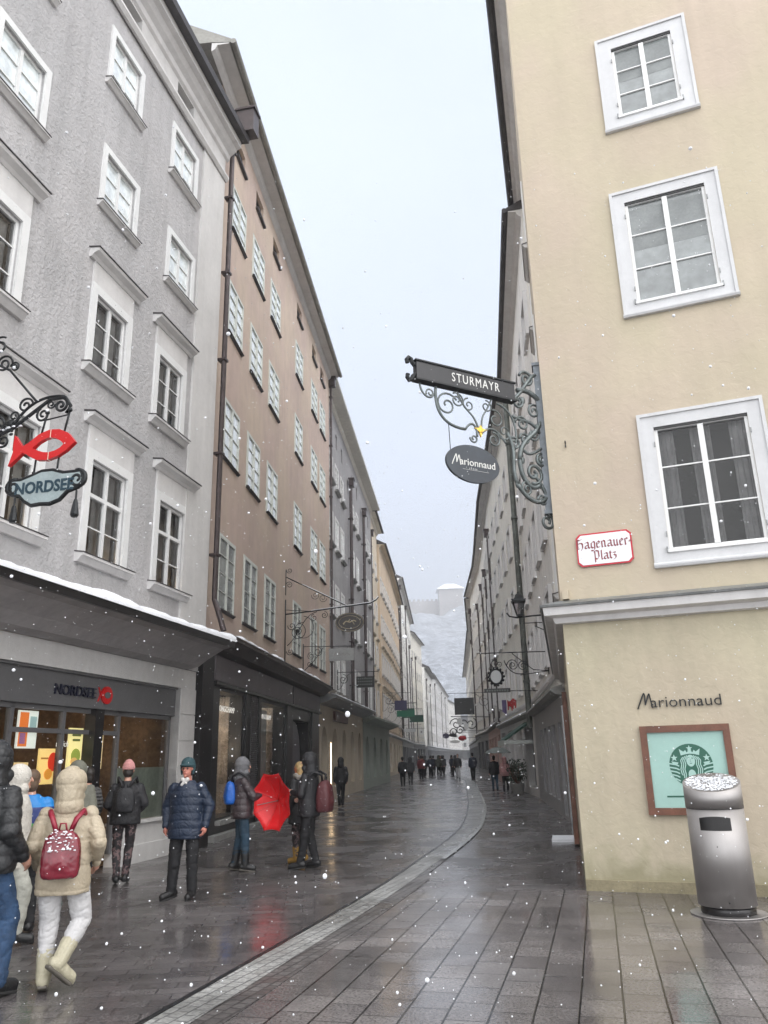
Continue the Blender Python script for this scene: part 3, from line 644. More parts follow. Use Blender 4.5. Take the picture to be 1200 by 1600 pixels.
# ================================================================ slate grey house + arcaded shops
f3 = Frame((-2.972, 40.236), (.0837, .9965), -1)
b3 = empty('townhouse', f3.a, 0, 'slate grey townhouse with dark downpipes beyond the terracotta one', 'house')
cols3 = [-3.4, -1.3, .9, 3.1, 5.3, 10.3, 12.7, 17.6, 19.9]
rows3 = [(5.0, 1.9), (8.8, 1.9), (12.7, 1.9), (16.3, 1.5)]
wall(f3, 22, 0, 21.2, [(s - .62, s + .62, z, z + h) for z, h in rows3 for s in cols3] + [(s - .3, s + .3, 19.0, 19.9) for s in cols3], .1, 9, 'wall', plaster_slate, b3, s_start=-5)
m = fmb(f3)
for s in cols3: m.box(s - .3, s + .3, -.2, -.16, 19.0, 19.9)
m.build('attic_recess', shop_grey, b3)
for ri, (z, h) in enumerate(rows3):
    me = win_meshes(('b3', ri), 1.2, h, -1, 2, 4, .12, .03, .0, sill=(.1, .2, .08), frame=.05, bar=.03)
    for s in cols3: put_window(b3, f3, s, z, me, {'window': trim_white, 'pane': P_PALE if ri != 3 else P_MID, 'sill': sill_stone, 'sill_sheet': dark_metal})
eave(b3, f3, -5, 22.1, 21.1, .8, plaster_ivory, plaster_light, gutter=False)
downpipe(b3, f3, 8.0, 4.6, 18.4, .11, o=.2); downpipe(b3, f3, 15.2, 4.8, 18.6, .11, o=.2)

def arches(fr, s0, s1, n, z0, zs, rad, wdt):
    step = (s1 - s0) / n; return [(s0 + step * (i + .5), wdt) for i in range(n)]
def arcade_shop(name, label, fr, s0, s1, n, mt, ztop, depth, ledge_mt, wdt, lintel_z, with_snow=True):
    r = empty(name, fr.a, 0, label, 'shopfront'); step = (s1 - s0) / n
    cs = [s0 + step * (i + .5) for i in range(n)]
    wall(fr, s1, 0, ztop, [(c - wdt / 2, c + wdt / 2, .55, lintel_z) for c in cs], .3, depth, 'wall', mt, r, s_start=s0)
    m = fmb(fr)
    for c in cs:      # spandrels that turn each opening into an arch
        for k in (-1, 1):
            P_ = [(c + k * wdt / 2, lintel_z - wdt / 2 * 1.25)] + [(c + k * wdt / 2 * math.cos(q * math.pi / 12), lintel_z - wdt / 2 * 1.25 + wdt / 2 * 1.25 * math.sin(q * math.pi / 12)) for q in range(7)] + [(c + k * wdt / 2, lintel_z)]
            m.plate(P_[1:], -.28, -.003)
    m.build('arch', mt, r)
    m = fmb(fr)
    for c in cs: m.box(c - wdt / 2, c + wdt / 2, -.27, -.24, .55, lintel_z)
    m.build('pane', P_DARK, r)
    m = fmb(fr); m.extr([(.002, ztop - .32), (.3, ztop - .25), (.6, ztop - .12), (.75, ztop - .1), (.76, ztop), (.002, ztop + .18)], s0 - .05, s1 + .05); m.build('canopy', ledge_mt, r)
    if with_snow: snow_strip(r, fr, s0, s1, .45, .78, ztop + .07, .06, 'snow_cover', slope=-.07)
    return r
f3a = Frame((-2.85, 33.0), (.103, .9947), -1)
a1 = arcade_shop('shopfront', 'cream arcaded shopfront with a red brown sign and snow on its canopy', f3a, -.0, 13.2, 5, plaster_cream, 4.15, 2.5, zinc, 1.25, 3.0)
m = fmb(f3a); m.box(3.4, 7.0, .01, .12, 3.28, 3.72); m.build('sign_board', mat('red_brown_board', (.10, .03, .02), .4), a1)
m = fmb(f3a); m.box(2.75, 2.85, -.05, .02, .6, 2.35); m.build('light_strip', emit('warm_strip', (1, .72, .42), 6), a1)
a2 = arcade_shop('shopfront', 'pale green arcaded shopfront beyond the cream one', f3a, 13.3, 27.5, 4, plaster_green, 3.9, 2.5, plaster_green, 1.5, 2.9, with_snow=False)

# ================================================================ farther houses
GEN = {}
def generic_house(label, a, b, side, z_eave, mt, rows, dx, kind, soffit, over=.55, pipes=(), pale=.5, ground=None, zg=3.6, z_floor=4.9, back=9, edge=None):
    fr = Frame(a, (b[0] - a[0], b[1] - a[1]), side); L = math.hypot(b[0] - a[0], b[1] - a[1])
    r = empty('townhouse', fr.a, 0, label, 'house')
    n = max(1, int(L / dx)); cs = [(i + .5) * L / n for i in range(n)]
    top = z_eave - 1.1; fh = (top - z_floor + .4) / rows; hs = []
    wnd, hh = (1.15, min(fh * .55, 1.9))
    for j in range(rows):
        h = hh * (1 - .1 * j)
        for c in cs: hs.append((c - wnd / 2, c + wnd / 2, z_floor + j * fh, z_floor + j * fh + h))
    gh = []
    if ground is not None:
        ng = max(1, int(L / 4.2))
        for i in range(ng): c = (i + .5) * L / ng; gh.append((c - 1.35, c + 1.35, .35, 2.9))
    wall(fr, L, zg, z_eave + .1, hs, .14, back, 'wall', mt, r)
    if ground is not None:
        wall(fr, L, 0, zg - .002, gh, .35, back, 'shop_wall', ground, r, o=.04)
        m = fmb(fr)
        for g_ in gh: m.box(g_[0], g_[1], -.33, -.3, g_[2], g_[3])
        m.build('shop_window', P_DARK, r)
        m = fmb(fr)
        for g_ in gh:
            for q in (g_[0] + .04, (g_[0] + g_[1]) / 2, g_[1] - .04): m.box(q - .035, q + .035, -.3, -.24, g_[2], g_[3])
        m.build('shop_frame', shop_grey, r)
        m = fmb(fr); m.extr([(.042, zg - .12), (.2, zg - .05), (.28, zg), (.28, zg + .06), (0.003, zg + .14)], 0.02, L - .02); m.build('canopy', zinc if side < 0 else sill_stone, r)
        snow_strip(r, fr, .1, L - .1, .12, .29, zg + .10, .05, 'snow_cover', slope=-.03)
    rng = random.Random(int(a[1] * 10))
    for j in range(rows):
        h = hh * (1 - .1 * j); key = ('g', kind, round(h, 2), side)
        pm = [P_PALE, P_MID, P_DARK][0 if pale > .7 else 1 if pale > .3 else 2]
        me = win_meshes(key, wnd, h, side, 2, 3, .15 if kind != 'plain' else (.08 if side < 0 else .15), .05 if side < 0 else .11, .05 if side < 0 else .0, sill=(.18, .16, .12) if kind == 'ornate' else (.06, .09, .06), frame=.06, bar=.03)
        mw = {'window': trim_white, 'pane': pm, 'sill': trim_white, 'sill_sheet': zinc}
        if kind == 'ornate' and j < 2:
            me = win_meshes(key + ('hood',), wnd, h, side, 2, 3, .15, .06, .05, sill=(.18, .16, .12), hood=True, frame=.06, bar=.03); mw.update(hood=mt, hood_sheet=trim_white)
        for c in cs: put_window(r, fr, c, z_floor + j * fh, me, mw)
    m = fmb(fr); m.extr([(0.004, zg + .35), (.07, zg + .35), (.1, zg + .45), (.1, zg + .52), (0.004, zg + .56)], 0, L); m.build('string_course', trim_white if kind != 'ornate' else mt, r)
    eave(r, fr, -.02, L + .02, z_eave, over, soffit, edge or dark_metal)
    for s, z1 in pipes: downpipe(r, fr, s, .4 if ground is None else zg + .3, z1, .08)
    return r, fr, L

generic_house('narrow cream townhouse squeezed behind the slate grey one', (-1.25, 62.1), (-.75, 68.9), -1, 21.0, plaster_cream, 4, 2.3, 'ornate', plaster_ivory, pipes=[(.3, 19)], pale=.8, ground=plaster_cream)
generic_house('peach townhouse with ornate hooded windows on the left side', (-.55, 69.0), (.3, 80), -1, 20.0, plaster_peach, 4, 2.2, 'ornate', plaster_cream, pale=.3, ground=plaster_cream)
generic_house('second peach house front bending away beyond the ornate one', (.31, 80.02), (1.5, 99), -1, 20.0, plaster_peach, 4, 2.4, 'ornate', plaster_cream, pale=.3, ground=plaster_cream, pipes=[(18.6, 19)])
generic_house('pale green white townhouse with a tall dark downpipe on the left', (1.55, 99.1), (4.0, 136), -1, 23.5, plaster_white, 5, 3.0, 'plain', plaster_light, pipes=[(2, 22.5), (17, 22.5), (27, 18), (35, 17)], pale=.3, ground=shop_grey)
generic_house('tall pale townhouse beyond with slim downpipes', (4.05, 136.1), (6.5, 153), -1, 22.0, plaster_ivory, 5, 3.0, 'plain', plaster_light, pipes=[(5, 18)], pale=.3, ground=shop_grey)
generic_house('distant grey white house with a broad dark eave in the bend', (7.6, 168), (10.6, 196), -1, 19.5, plaster_white, 4, 3.3, 'plain', sill_stone, pipes=[(4, 17), (18, 17)], pale=.3, ground=shop_grey, over=.9)
generic_house('long distant white house near the end of the street', (10.7, 198), (20.4, 281), -1, 21.0, plaster_light, 4, 3.6, 'plain', plaster_light, pipes=[(10, 19), (40, 19), (62, 19)], pale=.3, ground=shop_grey)
generic_house('farthest pale house closing the view down the street', (20.6, 283), (29, 330), -1, 20.0, plaster_white, 4, 3.6, 'plain', plaster_light, pale=.3, ground=shop_grey)

generic_house('pale house standing across the far end of the lane', (62, 336), (22, 342), 1, 15.0, plaster_light, 3, 3.6, 'plain', plaster_light, pale=.3, ground=shop_grey)
# right side
f6 = Frame((4.487, 20.832), (.1146, .9934), 1)
rr, fr_, L6 = generic_house('pale house with a grey shopfront beside the yellow corner house', (4.487, 20.832), (5.92, 33.2), 1, 17.9, plaster_white, 4, 2.3, 'plain', plaster_light, over=.44, pale=.2, ground=None, zg=3.3, z_floor=4.2)
m = fmb(f6); m.tube([(12.4, .22, 2.7), (12.4, .22, 17.6)], .12, 10)
for z in (4.5, 8, 11.5, 15): m.box(12.22, 12.58, 0, .36, z, z + .08)
m.build('downpipe', mat('weathered_green_pipe', (.10, .11, .10), .5, .3, var=.4, vs=3), rr)
wall(f6, 12.4, 0, 3.28, [(1.0, 2.0, .1, 2.5), (2.9, 4.2, .4, 2.5), (4.6, 5.9, .4, 2.5), (6.3, 7.6, .4, 2.5), (8.2, 9.4, .4, 2.5)], .22, 5, 'shop_wall', mat('grey_shop_panel', (.27, .265, .27), .5, var=.08), rr, o=.03)
m = fmb(f6)
for a, b_ in ((1, 2), (2.9, 4.2), (4.6, 5.9), (6.3, 7.6), (8.2, 9.4)): m.box(a, b_, -.2, -.17, .1, 2.5)
m.build('shop_window', P_DARK, rr)
m = fmb(f6); m.extr([(.032, 3.12), (.2, 3.15), (.32, 3.24), (.32, 3.30), (.0, 3.38)], 0, 12.3); m.build('canopy', sill_stone, rr)
r3_, f7, L7 = generic_house('cream house whose eave sweeps over the right side of the street', (5.95, 33.3), (6.95, 51.2), 1, 18.0, plaster_ivory, 4, 2.6, 'plain', plaster_light, pipes=[(17.4, 15.5)], pale=.5, ground=plaster_light, zg=3.3, z_floor=4.3)
generic_house('white house with two slim downpipes on the right of the street', (7.0, 51.3), (8.25, 66.4), 1, 18.2, plaster_white, 4, 2.7, 'plain', plaster_light, pipes=[(7, 14.5), (14.8, 15)], pale=.5, ground=plaster_pink)
generic_house('curving white house farther down on the right', (8.3, 66.5), (8.7, 72), 1, 18.5, plaster_white, 4, 2.7, 'plain', plaster_light, pale=.5, ground=plaster_pink)
generic_house('pale plastered house with rounded eave on the right', (8.72, 72.1), (9.3, 87), 1, 18.5, plaster_white, 4, 2.7, 'plain', plaster_light, pipes=[(3, 15), (14, 16.5)], pale=.5, ground=shop_grey)
generic_house('pale yellow house receding on the right of the lane', (9.35, 87.1), (12, 112), 1, 18.3, plaster_ivory, 4, 3, 'plain', plaster_light, pipes=[(20, 16)], pale=.5, ground=shop_grey)
generic_house('last house on the right before the lane bends', (12.1, 112.2), (17.6, 182), 1, 18.5, plaster_ivory, 4, 3.4, 'plain', plaster_light, pale=.3, ground=shop_grey, over=.7)

# ================================================================ yellow corner house
fY = Frame((2.4816, 11.1459), (.9314, -.3640), -1)      # wall facing the square
fW = Frame((2.4816, 11.1459), (.2085, .978), 1)          # wall facing the street
by = empty('corner_house', fY.a, 0, 'yellow plastered corner house with broad white window surrounds', 'house')
wins = [(2.165, 4.32, 1.24, 1.83), (2.15, 8.2, 1.18, 1.8), (2.15, 11.65, .95, 1.42)]
H_ = [(s - w_ / 2, s + w_ / 2, z, z + h) for s, z, w_, h in wins]
m = fmb(fY)
wall(fY, 9, 3.5, 18.9, H_, .06, 9.0, 'wall', plaster_yellow, by)
wall(fY, 9, .13, 3.499, [], .06, 8.9, 'lower_wall', plaster_ylow, by)
m = fmb(fY); m.box(0.0, 9, .0, .022, 0.0, .135); m.build('plinth', concrete, by)
wall(fW, 9.9, 3.5, 18.45, [(3.0, 4.0, 4.4, 6.1), (6.4, 7.4, 4.4, 6.1), (3.0, 4.0, 8.2, 9.9), (6.4, 7.4, 8.2, 9.9), (3, 4, 11.7, 13.1), (6.4, 7.4, 11.7, 13.1)], .1, .4, 'side_wall', plaster_cream, by, s_start=.001)
wall(fW, 9.9, 0, 3.499, [(5.2, 7.0, .1, 2.6), (7.4, 9.2, .1, 2.6)], .2, .4, 'side_wall', plaster_ylow, by, s_start=.001)
m = fmb(fW); m.box(5.0, 9.4, .01, .10, .05, 2.85); m.build('shop_surround', wood_brown, by)
m = fmb(fW); m.box(5.2, 9.2, .101, .13, .2, 2.6); m.build('shop_window', P_DARK, by)
for s, z, h in ((3.5, 4.4, 1.7), (6.9, 4.4, 1.7), (3.5, 8.2, 1.7), (6.9, 8.2, 1.7), (3.5, 11.7, 1.4), (6.9, 11.7, 1.4)):
    me = win_meshes(('yw', h), 1.0, h, 1, 2, 3, .16, .03, .05, sill=(.16, .1, .08)); put_window(by, fW, s, z, me, {'window': white_paint, 'pane': P_MID, 'sill': trim_white, 'sill_sheet': dark_metal})
eave(by, fW, -.3, 11.4, 18.5, .30, plaster_light, dark_metal, back=3)
for k, (s, z, w_, h) in enumerate(wins):
    wq = win_meshes(('y', k), w_, h, -1, 2, 3, 0, .03, .035, frame=.045, mull=.075, bar=.02, setback_curtain=(k == 0))
    side = lambda o_: o_
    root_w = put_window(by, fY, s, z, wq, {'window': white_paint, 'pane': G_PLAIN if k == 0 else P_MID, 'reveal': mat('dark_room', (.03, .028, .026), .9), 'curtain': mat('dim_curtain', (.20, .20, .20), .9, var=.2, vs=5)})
    q = MB(lambda a, o, z: Vector((a, -o, z))); S = .205 if k < 2 else .235; a = w_ / 2 + .001
    q.box(-a - S, -a, .001, .022, -S, h + S); q.box(a, a + S, .001, .022, -S, h + S); q.box(-a, a, .001, .022, -S, 0); q.box(-a, a, .001, .022, h, h + S)
    q.build('surround', surround_white, root_w)
    q = MB(lambda a, o, z: Vector((a, -o, z))); e = .035; A = a + S
    q.box(-A - .012, -A + e, .0225, .045, -S, h + S - e); q.box(A - e, A + .012, .0225, .045, -S, h + S - e); q.box(-A - .012, A + .012, .0225, .045, h + S - e, h + S + .012)
    q.extr([(.0, -S - .03), (.06, -S - .03), (.075, -S), (.075, -S + .02), (.02, -S + .05)], -A - .02, A + .02); q.build('surround_edge', surround_white, root_w)
    q = MB(lambda a, o, z: Vector((a, -o, z))); q.box(-a + .002, a - .002, -.03, .006, h - .035, h - .002); q.build('head_gap', shop_black, root_w)
    q = MB(lambda a, o, z: Vector((a, -o, z))); q.box(-w_ / 2 - .03, w_ / 2 + .03, -.02, .05, -.03, .012); q.build('sill', white_paint, root_w)
    q = MB(lambda a, o, z: Vector((a, -o, z)))
    for kx in (-1, 1):
        for zz in (.2, h - .3): q.box(kx * (w_ / 2 + .012) - .008, kx * (w_ / 2 + .012) + .008, .02, .04, zz, zz + .07)
        q.box(kx * (w_ / 2 + .03) - .01, kx * (w_ / 2 + .03) + .01, .022, .05, -.03, .05)
    q.build('hinge', zinc, root_w)
    if k:
        q = MB(lambda a, o, z: Vector((a, -o, z)))
        q.box(-w_ / 2 + .06, -.04, -.0485, -.0475, h * .52, h * .93); q.box(.04, w_ / 2 - .06, -.0485, -.0475, h * .52, h * .93); q.build('roller_blind', blind_m, root_w)
# ledge round the corner
pr = [(0, 3.42), (.10, 3.43), (.13, 3.50), (.24, 3.53), (.26, 3.64), (0, 3.64)]
def corner_ledge(prof, name, mt, la=9, lb=9.9):
    mb = MB(); vs = []
    nY, nW = fY.n, fW.n; bis = (nY + nW); k_ = 1 / (1 + nY.dot(nW))
    n = len(prof)
    for L_s, fr, idx in ((lb, fW, 0), (0, None, 1), (la, fY, 2)):
        for o, z in prof:
            if idx == 1: p = bis * (k_ * o) + Vector((0, 0, z))
            else: p = fr.loc(L_s, o, z)
            vs.append(tuple(p))
    fs = [tuple(range(n)), tuple(range(2 * n, 3 * n))[::-1]]
    for k in range(2):
        for i in range(n): fs.append((k * n + i, k * n + (i + 1) % n, (k + 1) * n + (i + 1) % n, (k + 1) * n + i))
    mb.add(vs, fs); return mb.build(name, mt, by)
corner_ledge(pr, 'ledge', trim_white)
corner_ledge([(0, 3.642), (.29, 3.642), (.30, 3.67), (.02, 3.76), (0, 3.76)], 'ledge_sheet', zinc)
m = fmb(fY); m.box(.04, .13, .002, .08, 3.77, 3.90); m.build('cable_box', plaster_yellow, by)
m = fmb(fW); m.box(.12, .34, .0, .10, 5.15, 7.55); m.box(.10, .36, .0, .12, 5.1, 5.16); m.box(.10, .36, .0, .12, 7.55, 7.6); m.build('cable_duct', mat('blue_grey_duct', (.16, .18, .20), .5, .3, var=.2), by)
m = fmb(fY); m.box(.275, .29, .0, .03, 6.06, 6.10); m.box(.275, .29, .0, .03, 6.12, 6.16); m.build('wall_hook', iron, by)

# wall lettering (own thing), street sign, poster frame
t = empty('wall_lettering', fY.world(1.43, 0, 2.3), 0, 'thin black lettering reading Marionnaud on the yellow wall above the poster', 'sign')
def yb(s, z): return MB(lambda a, o, q: fY.loc(a, o, q))
m = yb(0, 0); add_text(m, 'arionnaud', .20, (.06, .02, 0), .006, sx=1.10, bold=-.001); m.build('lettering', iron, t)
m = yb(0, 0)
def pen(mb, pts, wd, y0, y1, X=lambda x: x):
    for (x0, z0), (x1, z1) in zip(pts, pts[1:]):
        d = Vector((x1 - x0, z1 - z0)); n_ = Vector((-d.y, d.x)).normalized() * wd / 2
        mb.plate([(X(x0 + n_.x), z0 + n_.y), (X(x1 + n_.x), z1 + n_.y), (X(x1 - n_.x), z1 - n_.y), (X(x0 - n_.x), z0 - n_.y)], y0, y1)
def big_M(mb, x, z, h, y0, y1, wd, X=lambda x: x):
    pen(mb, [(x - .10 * h / .2, z - .07 * h / .2), (x - .075 * h / .2, z - .01 * h / .2), (x - .03 * h / .2, z + .09 * h / .2), (x - .005 * h / .2, z + .135 * h / .2), (x + .003 * h / .2, z + .10 * h / .2), (x, z - .02 * h / .2)], wd, y0, y1, X)
    pen(mb, [(x + .002, z - .015 * h / .2), (x + .045 * h / .2, z + .10 * h / .2), (x + .06 * h / .2, z + .125 * h / .2), (x + .065 * h / .2, z + .10 * h / .2), (x + .085 * h / .2, z - .06 * h / .2)], wd, y0 + .001, y1 + .001, X)
big_M(m, -.445, -.005, .2, .01, .026, .016); m.build('initial', iron, t)

fs_ = empty('street_sign', fY.world(.68, 0, 4.45), 0, 'white enamel street sign with red border and red blackletter writing', 'street sign')
def oct_(w_, h, c): return [(-w_ + c, -h), (w_ - c, -h), (w_, -h + c), (w_, h - c), (w_ - c, h), (-w_ + c, h), (-w_, h - c), (-w_, -h + c)]
m = fmb(fY); m.plate(oct_(.385, .24, .055), .012, .030); m.build('border', mat('enamel_red', (.50, .012, .03), .25), fs_)
m = fmb(fY); m.plate(oct_(.362, .217, .05), .0305, .034); m.build('plate', mat('white_enamel', (.80, .80, .83), .2), fs_)
BL = {'H': [[(.1,1),(.15,.85),(.15,.1),(.1,0),(.3,.06)],[(.15,.55),(.5,.62),(.62,.5),(.62,.1),(.45,-.15)],[(.1,1),(.35,.9),(.6,1.02)]],
 'a': [[(.12,.55),(.35,.66),(.45,.55),(.45,.1),(.58,.0)],[(.45,.32),(.15,.28),(.12,.08),(.25,0),(.45,.12)]],
 'g': [[(.15,.5),(.12,.12),(.28,0),(.45,.12)],[(.15,.5),(.35,.66),(.48,.58),(.45,-.15),(.3,-.3),(.1,-.22)]],
 'e': [[(.38,.05),(.2,0),(.12,.12),(.12,.5),(.3,.66),(.42,.5),(.12,.3)]],
 'n': [[(.08,.58),(.15,.62),(.15,.02),(.22,0)],[(.15,.52),(.32,.66),(.43,.56),(.43,.05),(.52,0)]],
 'u': [[(.08,.6),(.15,.62),(.15,.1),(.28,0),(.43,.12)],[(.43,.64),(.43,.05),(.52,0)]],
 'r': [[(.08,.58),(.15,.62),(.15,.02),(.22,0)],[(.15,.52),(.3,.66),(.38,.55)]],
 '-': [[(.08,.38),(.3,.42)],[(.08,.28),(.3,.32)]],
 'P': [[(.15,.95),(.18,.8),(.18,-.25)],[(.05,.85),(.3,1.0),(.55,.9),(.58,.3),(.4,.05),(.18,.15)]],
 'l': [[(.1,.95),(.15,.98),(.15,.05),(.24,0)]],
 't': [[(.15,.8),(.15,.1),(.28,0)],[(.04,.6),(.3,.62)]],
 'z': [[(.08,.6),(.36,.62),(.16,.36),(.38,.28),(.34,.0),(.1,-.12)]]}
WD = {'H': .74, 'P': .70, 'a': .60, 'g': .56, 'e': .48, 'n': .58, 'u': .58, 'r': .42, '-': .36, 'l': .28, 't': .34, 'z': .44}
def blackletter(mb, s, x, z, h, y0, y1):
    W_ = sum(WD[c] for c in s) * h; cx_ = x - W_ / 2; nib = Vector((math.cos(R(40)), math.sin(R(40)))) * h * .082; e = 0
    for c in s:
        for st in BL[c]:
            for (a, b) in zip(st, st[1:]):
                A = Vector((cx_ + a[0] * h, z + a[1] * h)); B = Vector((cx_ + b[0] * h, z + b[1] * h)); e = (e + 1) % 7
                ps = [A - nib, A + nib, B + nib, B - nib]
                if abs((B - A).normalized().cross(nib.normalized())) < .12: n_ = Vector((-nib.y, nib.x)) * .3; ps = [A - nib - n_, B + nib - n_, B + nib + n_, A - nib + n_]
                mb.plate([(p.x, p.y) for p in ps], y0, y1 + e * .0002)
        cx_ += WD[c] * h
m = fmb(fY); blackletter(m, 'Hagenauer-', 0, .02, .142, .035, .0365); m.build('lettering', mat('letter_dark_red', (.20, .02, .03), .3), fs_)
m = fmb(fY); blackletter(m, 'Platz', .0, -.155, .135, .035, .0365); m.build('lettering', mat('letter_dark_red', (.20, .02, .03), .3), fs_)

fp = empty('framed_poster', fY.world(1.42, 0, 1.46), 0, 'brown framed pale green poster with a round green emblem behind the bin', 'poster')
m = fmb(fY); W2, H2 = .545, .545
m.box(-W2, W2, .002, .055, H2 - .085, H2); m.box(-W2, W2, .002, .055, -H2, -H2 + .085); m.box(-W2, -W2 + .085, .002, .054, -H2 + .085, H2 - .085); m.box(W2 - .085, W2, .002, .054, -H2 + .085, H2 - .085); m.build('frame', wood_brown, fp)
pg = mat('pale_green_print', (.33, .52, .47), .35, var=.04, vs=2)
m = fmb(fY); m.box(-W2 + .085, W2 - .085, .002, .02, -H2 + .085, H2 - .085); pp = m.build('print', pg, fp)
gr = mat('emblem_green', (.012, .10, .065), .35)
circ = lambda cx_, cz_, rx, rz, n=40: [(cx_ + rx * math.cos(2 * math.pi * i / n), cz_ + rz * math.sin(2 * math.pi * i / n)) for i in range(n)]
m = fmb(fY); CX, CZ, RR = 0.035, .05, .262
m.plate(circ(CX, CZ, RR, RR), .0205, .0225); m.box(-.30, .33, .0205, .023, -.335, -.315); m.build('emblem', gr, pp)
m = fmb(fY); y0, y1 = .023, .0245
def star(cx_, cz_, r, k=5): return [(cx_ + (r if i % 2 == 0 else r * .42) * math.sin(i * math.pi / k), cz_ + (r if i % 2 == 0 else r * .42) * math.cos(i * math.pi / k)) for i in range(2 * k)]
m.plate(star(CX, CZ + .205, .04), y0, y1)
m.plate([(CX - .11, CZ + .12), (CX - .125, CZ + .20), (CX - .075, CZ + .165), (CX - .05, CZ + .185), (CX - .035, CZ + .155), (CX, CZ + .19), (CX + .035, CZ + .155), (CX + .05, CZ + .185), (CX + .075, CZ + .165), (CX + .125, CZ + .20), (CX + .11, CZ + .12), (CX + .05, CZ + .135), (CX, CZ + .14), (CX - .05, CZ + .135)], y0, y1)
m.plate(circ(CX, CZ + .055, .052, .072, 24), y0, y1)
for k in (-1, 1):
    for j in range(3):
        x0 = .07 + j * .024; pen(m, [(CX + k * (x0 - .03), CZ + .12 - j * .01), (CX + k * (x0 + .002), CZ + .06), (CX + k * (x0 - .006), CZ + .01), (CX + k * (x0 + .012), CZ - .05), (CX + k * (x0 + .002), CZ - .11), (CX + k * (x0 + .014 - j * .012), CZ - .19 + j * .035)], .0115, y0, y1)
    for j in range(5):
        z_ = CZ + .02 - j * .045; xo = math.sqrt(max(RR ** 2 - (z_ - CZ) ** 2, 0)); pen(m, [(CX + k * (.145 + (j > 2) * .004), z_ - .03), (CX + k * (.18), z_ - .012), (CX + k * (xo + .001), z_ + .004)], .016, y0, y1)
    m.plate(star(CX + k * .195, CZ + .09, .045), y0, y1)
    m.plate([(CX + k * .15, CZ + .035), (CX + k * .235, CZ + .05), (CX + k * .215, CZ + .02), (CX + k * .16, CZ + .012)], y0 + .0003, y1 + .0003)
m.plate(circ(CX, CZ - .115, .045, .062, 24), y0, y1)
m.build('emblem_lines', mat('emblem_pale', (.36, .55, .50), .35), pp)
m = fmb(fY); y0, y1 = .025, .026
for k in (-1, 1): pen(m, [(CX + k * .012, CZ + .078), (CX + k * .034, CZ + .080)], .006, y0, y1); pen(m, [(CX + k * .010, CZ + .093), (CX + k * .036, CZ + .094)], .004, y0, y1)
pen(m, [(CX - .014, CZ + .026), (CX, CZ + .021), (CX + .014, CZ + .026)], .007, y0, y1); pen(m, [(CX, CZ + .075), (CX - .006, CZ + .044), (CX + .006, CZ + .042)], .003, y0, y1); m.build('emblem_face', gr, pp)

# ================================================================ litter bin
bn_ = empty('litter_bin', (3.60, 9.42, 0), R(-24), 'round brushed steel litter bin with slanted snow covered top', 'litter bin')
st = bpy.data.materials.new('brushed_steel'); st.use_nodes = True; t_ = st.node_tree; p_ = t_.nodes['Principled BSDF']
p_.inputs['Base Color'].default_value = (.36, .345, .34, 1); p_.inputs['Metallic'].default_value = .85; p_.inputs['Roughness'].default_value = .32; p_.inputs['Anisotropic'].default_value = .6
tcn = t_.nodes.new('ShaderNodeTexCoord'); mp = t_.nodes.new('ShaderNodeMapping'); mp.inputs['Scale'].default_value = (60, 60, 1.5); nz_ = t_.nodes.new('ShaderNodeTexNoise'); nz_.inputs['Scale'].default_value = 1; nz_.inputs['Detail'].default_value = 4
t_.links.new(tcn.outputs['Object'], mp.inputs[0]); t_.links.new(mp.outputs[0], nz_.inputs[0]); mr_ = t_.nodes.new('ShaderNodeMapRange'); mr_.inputs[3].default_value = .42; mr_.inputs[4].default_value = .62
t_.links.new(nz_.outputs['Fac'], mr_.inputs[0]); t_.links.new(mr_.outputs[0], p_.inputs['Roughness'])
rb = .30
def slant(z0, z1f, r, name, mt, n=64, cut=None):
    m = MB(); vs = []
    for i in range(n):
        a = 2 * math.pi * i / n; x, y = r * math.cos(a), r * math.sin(a); vs += [(x, y, z0(x, y)), (x, y, z1f(x, y))]
    c0, c1 = len(vs), len(vs) + 1; vs += [(0, 0, z0(0, 0)), (0, 0, z1f(0, 0))]; fs = []
    for i in range(n):
        j = (i + 1) % n; fs += [(2 * i, 2 * j, 2 * j + 1, 2 * i + 1), (c0, 2 * j, 2 * i), (c1, 2 * i + 1, 2 * j + 1)]
    m.add(vs, fs); o = m.build(name, mt, bn_)
    for p in o.data.polygons: p.use_smooth = len(p.vertices) == 4
    return o
topz = lambda x, y: 1.345 + .30 * y
slant(lambda x, y: .10, lambda x, y: 1.07, rb, 'body', st)
slant(lambda x, y: 1.076, topz, rb + .004, 'lid', st)
slant(lambda x, y: 1.06, lambda x, y: 1.08, rb - .006, 'seam', shop_black)
slant(lambda x, y: .008, lambda x, y: .1, rb - .02, 'base', shop_black)
slant(lambda x, y: .005, lambda x, y: .02, rb + .09, 'foot_plate', st)
m = MB(); n = 14
for zz0, zz1, dr, w_ in ((.86, .985, .006, .30),):
    vs = []
    for i in range(n + 1):
        a = -math.pi / 2 - w_ / rb / 2 * 1.1 + w_ / rb * 1.1 * i / n; e_ = 1 - abs(2 * i / n - 1) ** 6
        for rr_ in (rb - .01, rb + .0015): vs += [(rr_ * math.cos(a), rr_ * math.sin(a), zz0), (rr_ * math.cos(a), rr_ * math.sin(a), zz1 + .018 * (1 - (2 * i / n - 1) ** 2))]
    fs = []
    for i in range(n):
        k = i * 4; fs += [(k + 2, k + 6, k + 7, k + 3)]
    m.add(vs, fs)
m.build('slot', shop_black, bn_)
m = MB(); m.tube([(rb * math.cos(-1.45), rb * math.sin(-1.45) - .001, .155), (rb * math.cos(-1.45), rb * math.sin(-1.45) - .008, .155)], .009, 10); m.tube([(rb * math.cos(-1.6), rb * math.sin(-1.6) - .001, .70), (rb * math.cos(-1.6), rb * math.sin(-1.6) - .006, .70)], .006, 8); m.build('lock', shop_black, bn_)
